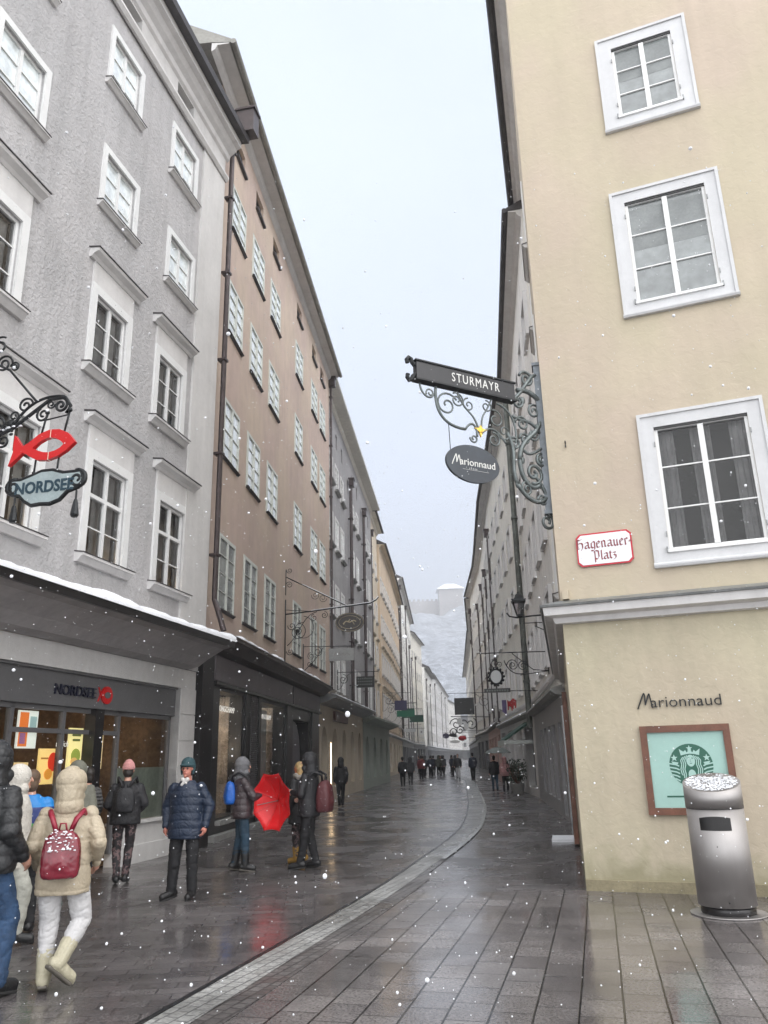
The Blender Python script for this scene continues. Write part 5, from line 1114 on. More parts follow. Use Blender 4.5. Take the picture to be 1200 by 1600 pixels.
# green awning, planter
aw = empty('awning', f7.world(1.0, 0, 0), 0, 'dark green shop awning half folded on the right side', 'awning')
m = fmb(f7); m.add([(0, .05, 3.05), (3.2, .05, 3.05), (3.2, 1.25, 2.25), (0, 1.25, 2.25), (0, .05, 2.95), (3.2, .05, 2.95), (3.2, 1.22, 2.19), (0, 1.22, 2.19)], [(0, 1, 2, 3), (4, 7, 6, 5), (0, 3, 7, 4), (1, 5, 6, 2), (3, 2, 6, 7), (0, 4, 5, 1)]); m.build('canopy', mat('dark_green_canvas', (.012, .05, .035), .8, var=.2), aw)
m = fmb(f7); m.box(-.02, .0, .05, 1.26, 2.1, 2.24); m.extr([(1.255, 2.02), (1.265, 2.02), (1.265, 2.26), (1.255, 2.26)], 0, 3.2); m.build('valance', mat('pale_canvas', (.45, .48, .46), .8), aw)
def planter(pos, label, n=260, r=.55, h=1.1, group=None):
    t = empty('potted_shrub', pos, 0, label, 'plant', group); m = MB(); m.tube([(0, 0, 0), (0, 0, .05), (0, 0, .4), (0, 0, .42)], [.22, .23, .30, .31], 14); m.build('pot', sill_stone, t)
    rng = random.Random(int(pos[1] * 7)); m = MB()
    for i in range(7): a = rng.random() * 6.28; m.tube([(0, 0, .35), (r * .4 * math.cos(a), r * .4 * math.sin(a), .7), (r * .7 * math.cos(a), r * .7 * math.sin(a), h)], [.02, .014, .006], 5)
    m.build('stem', wood_brown, t); m = MB()
    for i in range(n):
        a = rng.random() * 6.28; q = rng.random() ** .5 * r; z = .45 + rng.random() * (h - .3); q *= 1 - abs((z - .45) / h - .4) * .9; c = Vector((q * math.cos(a), q * math.sin(a), z))
        d = Vector((rng.gauss(0, 1), rng.gauss(0, 1), rng.gauss(.4, 1))).normalized(); e = d.orthogonal().normalized(); l = rng.uniform(.06, .12); w2 = l * .35
        m.add([tuple(c - d * l), tuple(c + e * w2), tuple(c + d * l), tuple(c - e * w2)], [(0, 1, 2, 3)])
    m.build('foliage', mat('dark_leaves', (.025, .05, .022), .5, var=.5, vs=6), t, recalc=False)
planter((5.75, 37.8, 0), 'larger dark leafy potted shrub outside the awning shop', r=.6, h=1.3)
planter((6.0, 40.2, 0), 'smaller leafy potted shrub just beyond the first one', r=.5, h=1.1)
# white snowy doormat-like slab on the ground beside the yellow corner
m = MB(); m.box(-.28, .28, -.45, .45, 0, .05); o = m.build('snowy_step', snow, None, loc=(3.55, 17.4, .0), rz=R(-12)); tag(o, 'low white slab covered in snow lying on the paving by the shop corner', 'slab')

# ================================================================ hill and fortress
m = MB(); nx, ny = 120, 60; rows_ = []
vs = []
for j in range(ny + 1):
    for i in range(nx + 1):
        x = -260 + 620 * i / nx; y = 430 + 420 * j / ny; v = j / ny
        ridge = 128 + 14 * noise.noise(Vector((x * .006, 2, 0))); base_h = 6
        k = min(1, max(0, (y - 440) / 260)); hgt = base_h + (ridge - base_h) * (k ** .8)
        hgt += 9 * noise.fractal(Vector((x * .02, y * .02, 0)), .8, 2, 5) * (.3 + k)
        hgt += 3.0 * abs(noise.noise(Vector((x * .05 + y * .02, hgt * .09, 3))))
        if y > 720: hgt = min(hgt, 128)
        vs.append((x, y, hgt - 4))
fs = [(j * (nx + 1) + i, j * (nx + 1) + i + 1, (j + 1) * (nx + 1) + i + 1, (j + 1) * (nx + 1) + i) for j in range(ny) for i in range(nx)]
m.add(vs, fs)
hm = bpy.data.materials.new('snowy_hillside'); hm.use_nodes = True; t_ = hm.node_tree; p_ = t_.nodes['Principled BSDF']; p_.inputs['Roughness'].default_value = .9
tcn = t_.nodes.new('ShaderNodeTexCoord'); mp = t_.nodes.new('ShaderNodeMapping'); mp.inputs['Scale'].default_value = (.16, .16, .42); mp.inputs['Rotation'].default_value = (0, R(6), 0)
n_ = t_.nodes.new('ShaderNodeTexNoise'); n_.inputs['Scale'].default_value = 1; n_.inputs['Detail'].default_value = 7; n_.inputs['Distortion'].default_value = 1.2
cr = t_.nodes.new('ShaderNodeValToRGB'); cr.color_ramp.elements[0].position = .40; cr.color_ramp.elements[0].color = (.20, .22, .25, 1); cr.color_ramp.elements[1].position = .70; cr.color_ramp.elements[1].color = (.47, .50, .56, 1)
t_.links.new(tcn.outputs['Object'], mp.inputs[0]); t_.links.new(mp.outputs[0], n_.inputs[0]); t_.links.new(n_.outputs['Fac'], cr.inputs[0]); t_.links.new(cr.outputs[0], p_.inputs['Base Color'])
tag(m.build('hill', hm, None, smooth=True), kind='structure')
fo = empty('fortress', (56, 700, 134), 0, 'pale fortress block with a snowy hipped roof on the hilltop', 'fortress')
fst = mat('far_stone', (.33, .32, .33), .9, var=.1, vs=.1)
m = MB(); m.box(-9, 12, -8, 10, -22, 9); m.build('keep', fst, fo); m = MB(); m.add([(-11, -10, 9), (14, -10, 9), (14, 12, 9), (-11, 12, 9), (-3, 1, 15.5), (6, 1, 15.5)], [(0, 1, 5, 4), (1, 2, 5), (2, 3, 4, 5), (3, 0, 4), (0, 3, 2, 1)]); m.build('roof', snow, fo)
m = MB(); m.box(-44, -9, 0, 4, -22, 0)
for i in range(9): m.box(-44 + i * 4, -42 + i * 4, 0, 4, 0, 1.8)
m.build('battlement', fst, fo)

# ================================================================ people
def to_mesh_remesh(mb, name, vox, sm=4, disp=0.0, dscale=6.0, squash=(1, 1, .55), seed=0, quilt=None):
    o = bpy.data.objects.new('tmp', mb.mesh('tmp')); C.objects.link(o)
    md = o.modifiers.new('r', 'REMESH'); md.mode = 'VOXEL'; md.voxel_size = vox; md.adaptivity = 0; md.use_smooth_shade = True
    s = o.modifiers.new('s', 'SMOOTH'); s.factor = .5; s.iterations = sm
    dg = bpy.context.evaluated_depsgraph_get(); me = bpy.data.meshes.new_from_object(o.evaluated_get(dg)); me.name = name
    old = o.data; bpy.data.objects.remove(o); bpy.data.meshes.remove(old)
    if disp or quilt:
        nn_ = [v.normal.copy() for v in me.vertices]; ln = noise.noise
        for v, nn in zip(me.vertices, nn_):
            p = v.co; q = Vector((p.x * squash[0], p.y * squash[1], p.z * squash[2])) * dscale + Vector((seed, seed * 2, 0))
            w1 = ln(q + Vector((3.1, 1.7, 8.2)) ) ; q2 = q + Vector((w1, w1, w1)) * .7
            a = .6 * ln(q) - .9 * (max(0, 1 - 5.5 * abs(ln(q2 * .9)))) ** 1.5 * .55 - .35 * (max(0, 1 - 5 * abs(ln(q2 * 1.9 + Vector((5, 5, 5)))))) + .25
            d_ = a * disp
            if quilt and abs(nn.z) < .85:
                per, dep = quilt; ph = (p.z + .012 * math.sin(p.x * 9 + seed) + .010 * ln(q * .5)) / per; fr_ = abs(ph - round(ph)) * per
                d_ += dep * (math.sqrt(max(0, 1 - (1 - min(1, fr_ / (per * .5))) ** 2)) - 1)
            v.co = p + nn * d_
    for p in me.polygons: p.use_smooth = True
    me.update(); return me

skin_m = mat('skin', (.55, .30, .22), .5, var=.1, vs=20); skin_m.node_tree.nodes['Principled BSDF'].inputs['Subsurface Weight'].default_value = .1
skin_red = mat('ruddy_skin', (.50, .20, .15), .5, var=.15, vs=20)
def cloth(name, col, quilt=0, rough=.75, bump=.5, bs=60, sheen=.0, var=.12): return mat(name, col, rough, var=var, vs=5, bump=bump, bs=bs, quilt=quilt, sheen=sheen)

BASE = dict(pel=(0, 0, .95), che=(0, 0, 1.28), nek=(0, 0, 1.45), hed=(0, .025, 1.615), lsh=(-.185, 0, 1.40), rsh=(.185, 0, 1.40), lel=(-.235, -.03, 1.13), rel=(.235, -.03, 1.13),
            lwr=(-.24, .06, .90), rwr=(.24, .06, .90), lhi=(-.095, 0, .92), rhi=(.095, 0, .92), lkn=(-.10, .02, .50), rkn=(.10, .02, .50), lan=(-.11, -.02, .09), ran=(.11, -.02, .09), ltoe=None, rtoe=None)
def V(p): return Vector(p)
def person(label, pos, face, h=1.72, pose=None, jacket=None, trousers=None, shoes=None, head='hair', hair_mat=None, vox=.012, group=None, jlen=.80, bulk=1.0, hood_mat=None, ruff=None, gloves=None, skirt=0, skin=None, hands=True, sleeve_r=1.0, leg_r=1.0, boots=False, stripes=None, curl=.4, name='person', qz=None, cuff=False):
    J = dict(BASE); J.update(pose or {}); S = h / 1.75
    J = {k: (V(v) * S if v else None) for k, v in J.items()}
    for s_ in 'lr':
        if J[s_ + 'toe'] is None: J[s_ + 'toe'] = J[s_ + 'an'] + V((0.02 if s_ == 'r' else -.02, .155, -.05)) * S
    sk = skin or skin_m
    root = empty(name, pos, R(face), label, 'person', group)
    hc = J['hed']
    # ---- body: one continuous surface
    b = MB()
    b.ball(hc + V((0, -.005, .03)) * S, S, .076, .092, .092, 16, 10); b.ball(hc + V((0, .018, -.035)) * S, S, .058, .066, .075, 14, 9)
    if vox < .02:
        b.capsule(hc + V((0, .088, .015)) * S, hc + V((0, .108, -.022)) * S, .010 * S, .014 * S, 8); b.ball(hc + V((0, .075, -.085)) * S, S, .022, .02, .02, 8, 6)
        b.capsule(hc + V((-.02, .080, -.056)) * S, hc + V((.02, .080, -.056)) * S, .009 * S, .009 * S, 8); b.capsule(hc + V((-.035, .074, .035)) * S, hc + V((.035, .074, .035)) * S, .013 * S, .013 * S, 8)
        for k in (-1, 1): b.ball(hc + V((k * .078, -.005, .0)) * S, S, .012, .022, .033, 8, 6)
    b.capsule(J['nek'] - V((0, 0, .03)) * S, hc - V((0, .01, .06)) * S, .056 * S, .052 * S)
    che, pel = J['che'], J['pel']
    ax = (che - pel)
    for k, (rx, ry) in enumerate(((.15, .11), (.135, .10), (.13, .095), (.155, .105), (.165, .11))):
        b.ball(pel + ax * (k / 4), S, rx, ry, .12, 14, 8)
    b.capsule(J['lsh'] - V((-.02, 0, .04)) * S, J['rsh'] - V((.02, 0, .04)) * S, .045 * S, .045 * S); b.capsule(che + V((0, 0, .05)) * S, J['nek'], .11 * S, .065 * S)
    for s_ in 'lr':
        b.capsule(J[s_ + 'sh'] - V((0, 0, .04)) * S, J[s_ + 'el'], .044 * S, .038 * S); b.capsule(J[s_ + 'el'], J[s_ + 'wr'], .041 * S, .026 * S)
        b.capsule(J[s_ + 'hi'], J[s_ + 'kn'], .082 * S, .055 * S); b.capsule(J[s_ + 'kn'], J[s_ + 'an'] + V((0, 0, .02)) * S, .056 * S, .036 * S); b.capsule(J[s_ + 'an'] - V((0, .0, .02)) * S, J[s_ + 'an'].lerp(J[s_ + 'toe'], .8), .028 * S, .020 * S)
        if hands:
            k = -1 if s_ == 'l' else 1; wr = J[s_ + 'wr']; d = (wr - J[s_ + 'el']).normalized(); side = V((k, 0, 0)); side = (side - d * side.dot(d)).normalized(); fwd = side.cross(d).normalized()
            if fwd.y < 0: fwd = -fwd
            pm = wr + d * .045 * S
            b.capsule(wr, pm + d * .03 * S, .026 * S, .030 * S, 10); b.capsule(pm - fwd * .018 * S, pm + fwd * .022 * S + d * .02 * S, .024 * S, .022 * S, 10)
            for q in range(4):
                f0 = pm + d * .04 * S + fwd * (.030 - .020 * q) * S; L_f = (.036, .042, .040, .031)[q] * S; r_ = (.0085, .0088, .0085, .0075)[q] * S
                d2 = (d * math.cos(curl) - side * math.sin(curl)).normalized(); d3 = (d * math.cos(curl * 2.4) - side * math.sin(curl * 2.4)).normalized()
                p1 = f0 + d2 * L_f; p2 = p1 + d3 * L_f * .8; b.capsule(f0 - d * .02 * S, p1, r_ * 1.1, r_, 7); b.capsule(p1, p2, r_, r_ * .85, 7)
            t0 = pm + fwd * .028 * S - d * .01 * S; t1 = t0 + (fwd * .8 + d * .7 - side * .3).normalized() * .036 * S; b.capsule(t0 - fwd * .01 * S, t1, .013 * S, .010 * S, 8); b.capsule(t1, t1 + (d - side * .5 + fwd * .1).normalized() * .026 * S, .0100 * S, .0085 * S, 7)
    me = to_mesh_remesh(b, 'body', max(vox * .75, .0065), 2); o = inst(me, 'body', root, (0, 0, 0)); me.materials.append(gloves if gloves and False else sk)
    if vox < .02:
        m = MB()
        for k in (-1, 1): m.ball(hc + V((k * .031, .079, .010)) * S, .0115 * S, n=8, k=6)
        m.build('eye', mat('eye_white_dark', (.08, .06, .05), .15), root, smooth=True)
        m = MB(); m.capsule(hc + V((-.02, .0895, -.056)) * S, hc + V((.02, .0895, -.056)) * S, .0045 * S, .0045 * S, 6); m.build('mouth', mat('lips', (.35, .10, .09), .5), root, smooth=True)
    if gloves:
        m = MB()
        for s_ in 'lr':
            wr = J[s_ + 'wr']; d = (wr - J[s_ + 'el']).normalized(); m.capsule(wr - d * .02 * S, wr + d * .06 * S, .036 * S, .042 * S); m.capsule(wr + d * .06 * S, wr + d * .13 * S + V((0, .02, 0)), .036 * S, .026 * S); m.capsule(wr + d * .03 * S, wr + d * .07 * S + V((0, .05, 0)) * S, .018 * S, .014 * S)
        me = to_mesh_remesh(m, 'gloves', vox, 3); me.materials.append(gloves); inst(me, 'gloves', root, (0, 0, 0))
    # ---- trousers
    if trousers:
        m = MB(); m.ball(J['pel'] - V((0, 0, .02)) * S, S, .172, .128, .13, 16, 8)
        for s_ in 'lr':
            m.capsule(J[s_ + 'hi'], J[s_ + 'kn'], .098 * S * leg_r, .073 * S * leg_r, 14); m.capsule(J[s_ + 'kn'], (J[s_ + 'an'] + V((0, 0, .03)) * S) if not cuff else J[s_ + 'an'].lerp(J[s_ + 'kn'], .30), .074 * S * leg_r, (.060 if not cuff else .056) * S * leg_r, 14)
            if leg_r > 1.1 and not cuff: m.capsule(J[s_ + 'an'] + V((0, 0, .06)) * S, J[s_ + 'an'] + V((0, 0, .02)) * S, .078 * S, .074 * S, 14)
        me = to_mesh_remesh(m, 'trousers', vox, 4, .012 * S, 8, (1, 1, 1.7), seed=pos[0]); me.materials.append(trousers); inst(me, 'trousers', root, (0, 0, 0))
    # ---- shoes
    if shoes:
        m = MB()
        for s_ in 'lr':
            an, toe = J[s_ + 'an'], J[s_ + 'toe']; d = (toe - an); d.normalize(); up = V((0, 0, 1)) if abs(d.z) < .8 else V((0, -1, 0))
            m.capsule(an - d * .045 * S - up * .025 * S, toe - d * .01 * S + up * .005, .054 * S, .044 * S, 12); m.capsule(an, an + (J[s_ + 'kn'] - an).normalized() * (.17 if boots else .05) * S, .062 * S, (.072 if boots else .05) * S, 12)
            m.capsule(an - d * .055 * S - up * .062 * S, toe + d * .02 * S - up * .022 * S, .018 * S, .016 * S, 8); m.capsule(an - d * .01 * S + V((.02, 0, -.055)) * S, toe + V((.018, 0, -.018)) * S, .018 * S, .018 * S, 8)
        if boots and vox < .012:
            for s_ in 'lr':
                sh = J[s_ + 'an'] + (J[s_ + 'kn'] - J[s_ + 'an']).normalized() * .22 * S
                m.ball(sh, .074 * S, 1, 1, .25, 14, 6)
                an, toe = J[s_ + 'an'], J[s_ + 'toe']; d = (toe - an).normalized()
                for q in range(4): c_ = an.lerp(toe, .15 + q * .16) + V((0, 0, .040 - .006 * q)) * S; m.ball(c_, .018 * S, 2.0, .6, .8, 8, 5)
        me = to_mesh_remesh(m, 'boots' if boots else 'shoes', max(vox * .8, .0075), 2, .006 if boots else .002, 14); me.materials.append(shoes); bo_ = inst(me, 'boots' if boots else 'shoes', root, (0, 0, 0))
        if vox < .012:
            m = MB()
            for s_ in 'lr':
                an, toe = J[s_ + 'an'], J[s_ + 'toe']; d = (toe - an); d.normalize(); up = (V((0, 0, 1)) - d * d.z).normalized(); sd_ = d.cross(up)
                for k in (-1, 0, 1): m.capsule(an - d * .05 * S - up * .072 * S + sd_ * k * .022 * S, toe + d * .015 * S - up * .040 * S + sd_ * k * .022 * S, .019 * S, .017 * S, 8)
            me = to_mesh_remesh(m, 'sole', .008, 2); me.materials.append(mat('rubber_sole', (.10, .09, .075), .6) if boots else mat('black_sole', (.02, .02, .02), .5)); inst(me, 'sole', bo_, (0, 0, 0))
    # ---- jacket
    if jacket:
        m = MB(); B_ = bulk; zt = J['nek'].z + .02 * S; zb = jlen * S; sx = J['che'].x; sy = J['che'].y; px_, py_ = J['pel'].x, J['pel'].y; rings = []
        prof = [(0, .215, .155), (.04, .222, .165), (.25, .215, .165), (.42, .20, .155), (.62, .205, .150), (.76, .205, .145), (.84, .185, .13), (.92, .135, .11), (1.0, .085, .088)]
        nq = 26
        for i in range(nq + 1):
            t = i / nq
            for (a, b2) in zip(prof, prof[1:]):
                if a[0] <= t <= b2[0]: u_ = (t - a[0]) / (b2[0] - a[0]); rx = a[1] + (b2[1] - a[1]) * u_; ry = a[2] + (b2[2] - a[2]) * u_; break
            z = zb + (zt - zb) * t; kk = max(0, min(1, (z - J['pel'].z) / max(J['che'].z - J['pel'].z, .01)))
            rings.append((px_ + (sx - px_) * kk, py_ + (sy - py_) * kk, z, rx * S * B_, ry * S * B_))
        m.loft(rings, 24)
        for s_ in 'lr':
            k = .066 * S * B_ * sleeve_r; m.capsule(J[s_ + 'sh'] - V((0, 0, .03)) * S, J[s_ + 'el'], k, k * 1.02, 14); e = J[s_ + 'wr']; m.capsule(J[s_ + 'el'], e, k * .92, k * .66, 14)
        me = to_mesh_remesh(m, 'jacket', vox, 4, .010 * S, 7.5, (1, 1, 1.1), seed=pos[1], quilt=qz); me.materials.append(jacket); inst(me, 'jacket', root, (0, 0, 0))
    hm_ = hood_mat or jacket
    if head in ('hood', 'hoodclosed'):
        m = MB(); q = .128 if head == 'hood' else .135
        m.ball(hc + V((0, -.035, .02)) * S, S, q, q, q * 1.12, 18, 12); m.capsule(hc + V((0, -.055, -.05)) * S, J['nek'] + V((0, -.03, -.0)) * S, .112 * S, .125 * S, 14); m.capsule(hc + V((-.07, .03, -.10)) * S, hc + V((.07, .03, -.10)) * S, .05 * S, .05 * S)
        me = to_mesh_remesh(m, 'hood', vox, 4, .010 * S, 9, seed=2, quilt=(qz[0] * .7, qz[1] * .7) if qz else None); me.materials.append(hm_); inst(me, 'hood', root, (0, 0, 0))
    elif head == 'hair':
        m = MB(); m.ball(hc + V((0, -.022, .045)) * S, S, .088, .098, .092, 16, 10); m.ball(hc + V((0, -.045, -.03)) * S, S, .078, .065, .10, 14, 8)
        me = to_mesh_remesh(m, 'hair', vox, 3, .008 * S, 14); me.materials.append(hair_mat or mat('dark_hair', (.02, .015, .012), .5, var=.3, vs=30)); inst(me, 'hair', root, (0, 0, 0))
    elif head == 'longhair':
        m = MB(); m.ball(hc + V((0, -.022, .045)) * S, S, .090, .100, .094, 16, 10)
        for k in (-1, 0, 1): m.capsule(hc + V((k * .05, -.055, .0)) * S, hc + V((k * .07, -.07, -.26)) * S, .06 * S, .035 * S)
        me = to_mesh_remesh(m, 'hair', vox, 3, .010 * S, 14, (1, 1, .3)); me.materials.append(hair_mat or mat('dark_hair', (.02, .015, .012), .5, var=.3, vs=30)); inst(me, 'hair', root, (0, 0, 0))
    elif head in ('beanie', 'cap', 'brim'):
        m = MB(); m.ball(hc + V((0, -.030, -.02)) * S, S, .080, .075, .09, 14, 8); me = to_mesh_remesh(m, 'hair', vox, 2, .006, 14); me.materials.append(mat('dark_hair', (.02, .015, .012), .5, var=.3, vs=30)); inst(me, 'hair', root, (0, 0, 0))
        m = MB(); m.ball(hc + V((0, -.012, .075)) * S, S, .092, .102, .085, 18, 10); m.loft([(hc.x, hc.y - .012 * S, hc.z + z * S, .098 * S, .108 * S) for z in (.025, .045, .065)], 20)
        if head == 'beanie': m.ball(hc + V((0, -.02, .13)) * S, S, .06, .065, .05, 14, 8)
        if head in ('cap', 'brim'): m.ball(hc + V((0, .06, .050)) * S, S, .085, .085, .018, 16, 8); m.ball(hc + V((0, -.01, .045)) * S, S, .105, .112, .030, 16, 8)
        if head == 'brim':
            for k in (-1, 1): m.capsule(hc + V((k * .088, -.01, .02)) * S, hc + V((k * .080, .0, -.06)) * S, .022 * S, .016 * S)
        me = to_mesh_remesh(m, 'hat', vox * .8, 2, .004 * S, 16); me.materials.append(hood_mat); inst(me, 'hat', root, (0, 0, 0))
    if ruff:
        m = MB(); n_ = 16
        for i in range(n_): a = 2 * math.pi * i / n_; m.ball(J['nek'] + V((.10 * math.cos(a), .085 * math.sin(a) - .01, .035 + .02 * math.sin(a * 3))) * S, .048 * S, n=8, k=6)
        me = to_mesh_remesh(m, 'collar', vox, 1, .012, 30); me.materials.append(ruff); inst(me, 'collar', root, (0, 0, 0))
    return root, J, S
def pouch(root_label, parent_root, z0, z1, w_, d, y, mt, vox=.010, strap=None, J=None, S=1, x=0, snowy=False):
    """a backpack is a thing of its own standing at the wearer's back"""
    t = empty('backpack', parent_root.location, parent_root.rotation_euler[2], root_label, 'backpack'); m = MB(); n = 7
    rg = [(0, .80, .75), (.05, .93, .92), (.2, 1, 1), (.45, 1, 1), (.62, .97, .92), (.78, .90, .80), (.9, .72, .62), (.97, .5, .42), (1, .3, .3)]
    m.loft([(x, y, z0 + (z1 - z0) * q, w_ / 2 * a_, d / 2 * b2) for q, a_, b2 in rg], 24, sq=.62)
    m.ball((x, y - d * .32, z0 + (z1 - z0) * .32), 1, w_ * .38, d * .26, (z1 - z0) * .22, 14, 8)
    me = to_mesh_remesh(m, 'bag', vox, 3, .007, 12); me.materials.append(mt); inst(me, 'bag', t, (0, 0, 0))
    if strap:
        for k in (-1, 1):
            m = MB(); pts = [(x + k * w_ * .16, y + .02, z1 - .04), (x + k * w_ * .30, y + .02, z1 + .08), (x + k * .13, y + .13, z1 + .135), (x + k * .14, y + .26, z1 + .06), (x + k * .15, y + .31, z1 - .12)]
            pts = [tuple(Vector(p)) for p in pts]; m.tube(pts, .022, 7); m.build('strap', strap, t, smooth=True)
        m = MB(); m.tube([(x - .03, y - .02, z1 - .01), (x - .02, y - .03, z1 + .05), (x + .02, y - .03, z1 + .05), (x + .03, y - .02, z1 - .01)], .008, 6); m.build('handle', strap, t, smooth=True)
    if snowy:
        m = MB(); rng = random.Random(5)
        for i in range(80):
            a = rng.uniform(-1, 1) * (1 - .3 * (i % 2)); z = z0 + (z1 - z0) * (.60 + .38 * rng.random() ** .7 * (i % 3 > 0)) + rng.gauss(0, .008); m.ball((x + a * w_ * .38, y - d * .42 - rng.random() * .02, z), rng.uniform(.003, .009), 1.4, .7, .7, 6, 4)
        m.build('snow', snow, t, smooth=True)
    return t

beige = cloth('beige_quilted', (.40, .34, .25), rough=.6); black_c = cloth('black_coat', (.014, .014, .017), rough=.6); black_q = cloth('black_quilted', (.013, .014, .016), rough=.45)
navy = cloth('navy_quilted', (.008, .018, .042), rough=.5); brown_q = cloth('brown_quilted', (.045, .032, .036), rough=.4)
jeans = cloth('blue_jeans', (.022, .055, .12), var=.3); dark_jeans = cloth('dark_jeans', (.018, .045, .075), var=.3); dark_tr = cloth('black_trousers', (.008, .008, .010)); pale_tr = cloth('pale_joggers', (.47, .465, .47), bump=.3)
khaki = cloth('khaki_coat', (.15, .15, .12)); cream_c = cloth('cream_fleece', (.55, .52, .47), bump=1.5, bs=50)
boot_b = cloth('beige_boots', (.40, .37, .27), rough=.5); shoe_k = cloth('black_shoes', (.012, .012, .013), rough=.4); teal_hat = cloth('dark_teal_hat', (.02, .055, .065)); pink_hat = cloth('pink_knit', (.60, .28, .27), bump=1.2, bs=120); grey_hat = cloth('grey_knit', (.16, .16, .17), bump=1.6, bs=90)
camo = bpy.data.materials.new('patterned_leggings'); camo.use_nodes = True
t_ = camo.node_tree; p_ = t_.nodes['Principled BSDF']; p_.inputs['Roughness'].default_value = .7; tcn = t_.nodes.new('ShaderNodeTexCoord'); n_ = t_.nodes.new('ShaderNodeTexNoise'); n_.inputs['Scale'].default_value = 14; n_.inputs['Detail'].default_value = 3
cr = t_.nodes.new('ShaderNodeValToRGB'); cr.color_ramp.interpolation = 'CONSTANT'; cr.color_ramp.elements[0].color = (.015, .012, .014, 1); cr.color_ramp.elements[1].position = .52; cr.color_ramp.elements[1].color = (.14, .09, .09, 1); e_ = cr.color_ramp.elements.new(.62); e_.color = (.035, .03, .035, 1)
t_.links.new(tcn.outputs['Object'], n_.inputs[0]); t_.links.new(n_.outputs['Fac'], cr.inputs[0]); t_.links.new(cr.outputs[0], p_.inputs['Base Color'])

# beige walker with the red backpack
walk = dict(lkn=(-.09, .05, .50), lan=(-.085, -.03, .10), ltoe=(-.10, .12, .03), rkn=(.17, .08, .52), ran=(.04, -.15, .235), rtoe=(.14, -.07, .10), lwr=(-.24, .14, .95), rwr=(.25, .12, .97), lel=(-.26, -.06, 1.14), rel=(.275, -.06, 1.15))
r1_, J1, S1 = person('person in a beige quilted hooded coat, white joggers and beige boots walking away', (-2.70, 7.06, 0), 13, 1.66, walk, beige, pale_tr, boot_b, 'hoodclosed', vox=.0085, jlen=.74, bulk=1.04, sleeve_r=1.06, qz=(.185, .014), leg_r=1.12, boots=True, cuff=True)
pouch('dark red shiny backpack with snow on it worn over the beige coat', r1_, .84, 1.20, .30, .17, -.23, mat('dark_red_leather', (.15, .008, .02), .25, var=.3, vs=4, coat=.4), strap=mat('red_strap', (.24, .01, .03), .35), snowy=True)
# left edge person in black
wk2 = dict(lkn=(-.1, .02, .50), lan=(-.12, -.10, .10), rkn=(.12, .16, .52), ran=(.11, .12, .10), lwr=(-.24, .10, .95), rwr=(.24, .12, .95))
person('person in a bulky black hooded jacket and blue jeans at the left edge', (-3.24, 6.80, 0), -20, 1.88, wk2, black_q, jeans, shoe_k, 'hoodclosed', vox=.010, qz=(.115, .012), jlen=.84, bulk=1.12, sleeve_r=1.1, leg_r=1.12)
# white hooded
person('person in a cream white hooded fleece coat partly hidden behind the black jacket', (-3.92, 8.8, 0), -70, 1.70, dict(wk2), cream_c, cloth('stone_trousers', (.34, .34, .30)), shoe_k, 'hood', vox=.012, jlen=.72, bulk=1.1, leg_r=1.1)
# colour block jacket
cb = bpy.data.materials.new('colour_block_jacket'); cb.use_nodes = True; t_ = cb.node_tree; p_ = t_.nodes['Principled BSDF']; p_.inputs['Roughness'].default_value = .5; tcn = t_.nodes.new('ShaderNodeTexCoord'); sp_ = t_.nodes.new('ShaderNodeSeparateXYZ'); mr_ = t_.nodes.new('ShaderNodeMapRange'); mr_.inputs[1].default_value = .7; mr_.inputs[2].default_value = 1.5
cr = t_.nodes.new('ShaderNodeValToRGB'); cr.color_ramp.interpolation = 'CONSTANT'; cr.color_ramp.elements[0].color = (.03, .26, .03, 1); cr.color_ramp.elements[1].position = .50; cr.color_ramp.elements[1].color = (.012, .03, .16, 1); e_ = cr.color_ramp.elements.new(.70); e_.color = (.01, .20, .55, 1)
t_.links.new(tcn.outputs['Object'], sp_.inputs[0]); t_.links.new(sp_.outputs['Z'], mr_.inputs[0]); t_.links.new(mr_.outputs[0], cr.inputs[0]); t_.links.new(cr.outputs[0], p_.inputs['Base Color'])
person('person in a blue, navy and green colour block jacket behind the beige coat', (-4.00, 9.3, 0), 20, 1.66, None, cb, dark_tr, shoe_k, 'hair', mat('brown_hair', (.10, .06, .035), .6, var=.3, vs=30), vox=.014, bulk=1.1)
person('person in a khaki grey hooded coat and turquoise shoes by the shop door', (-4.42, 11.75, 0), 12, 1.74, None, khaki, dark_tr, cloth('turquoise_shoes', (.25, .42, .40)), 'hood', vox=.013, bulk=1.06, jlen=.70)
person('dark haired person in a black and white striped top at the shop door', (-4.62, 12.75, 0), 60, 1.66, None, cloth('black_white_knit', (.10, .10, .10), quilt=6), dark_tr, shoe_k, 'hair', vox=.014, gloves=None)
rp, Jp, Sp = person('person in a pink knitted hat, black jacket and patterned leggings facing the shop', (-4.02, 12.75, 0), 12, 1.72, dict(rwr=(.15, .18, .98), lwr=(-.15, .18, .98), rel=(.27, 0, 1.13), lel=(-.27, 0, 1.13), ran=(.05, .02, .09), rkn=(.08, .03, .5), lan=(-.07, -.06, .09)), black_c, camo, shoe_k, 'beanie', hood_mat=pink_hat, vox=.012, jlen=.84, bulk=1.05, leg_r=.92)
pouch('flat black backpack worn by the person in the pink hat', rp, 1.0, 1.36, .28, .13, -.18, black_c, vox=.014, strap=black_c)
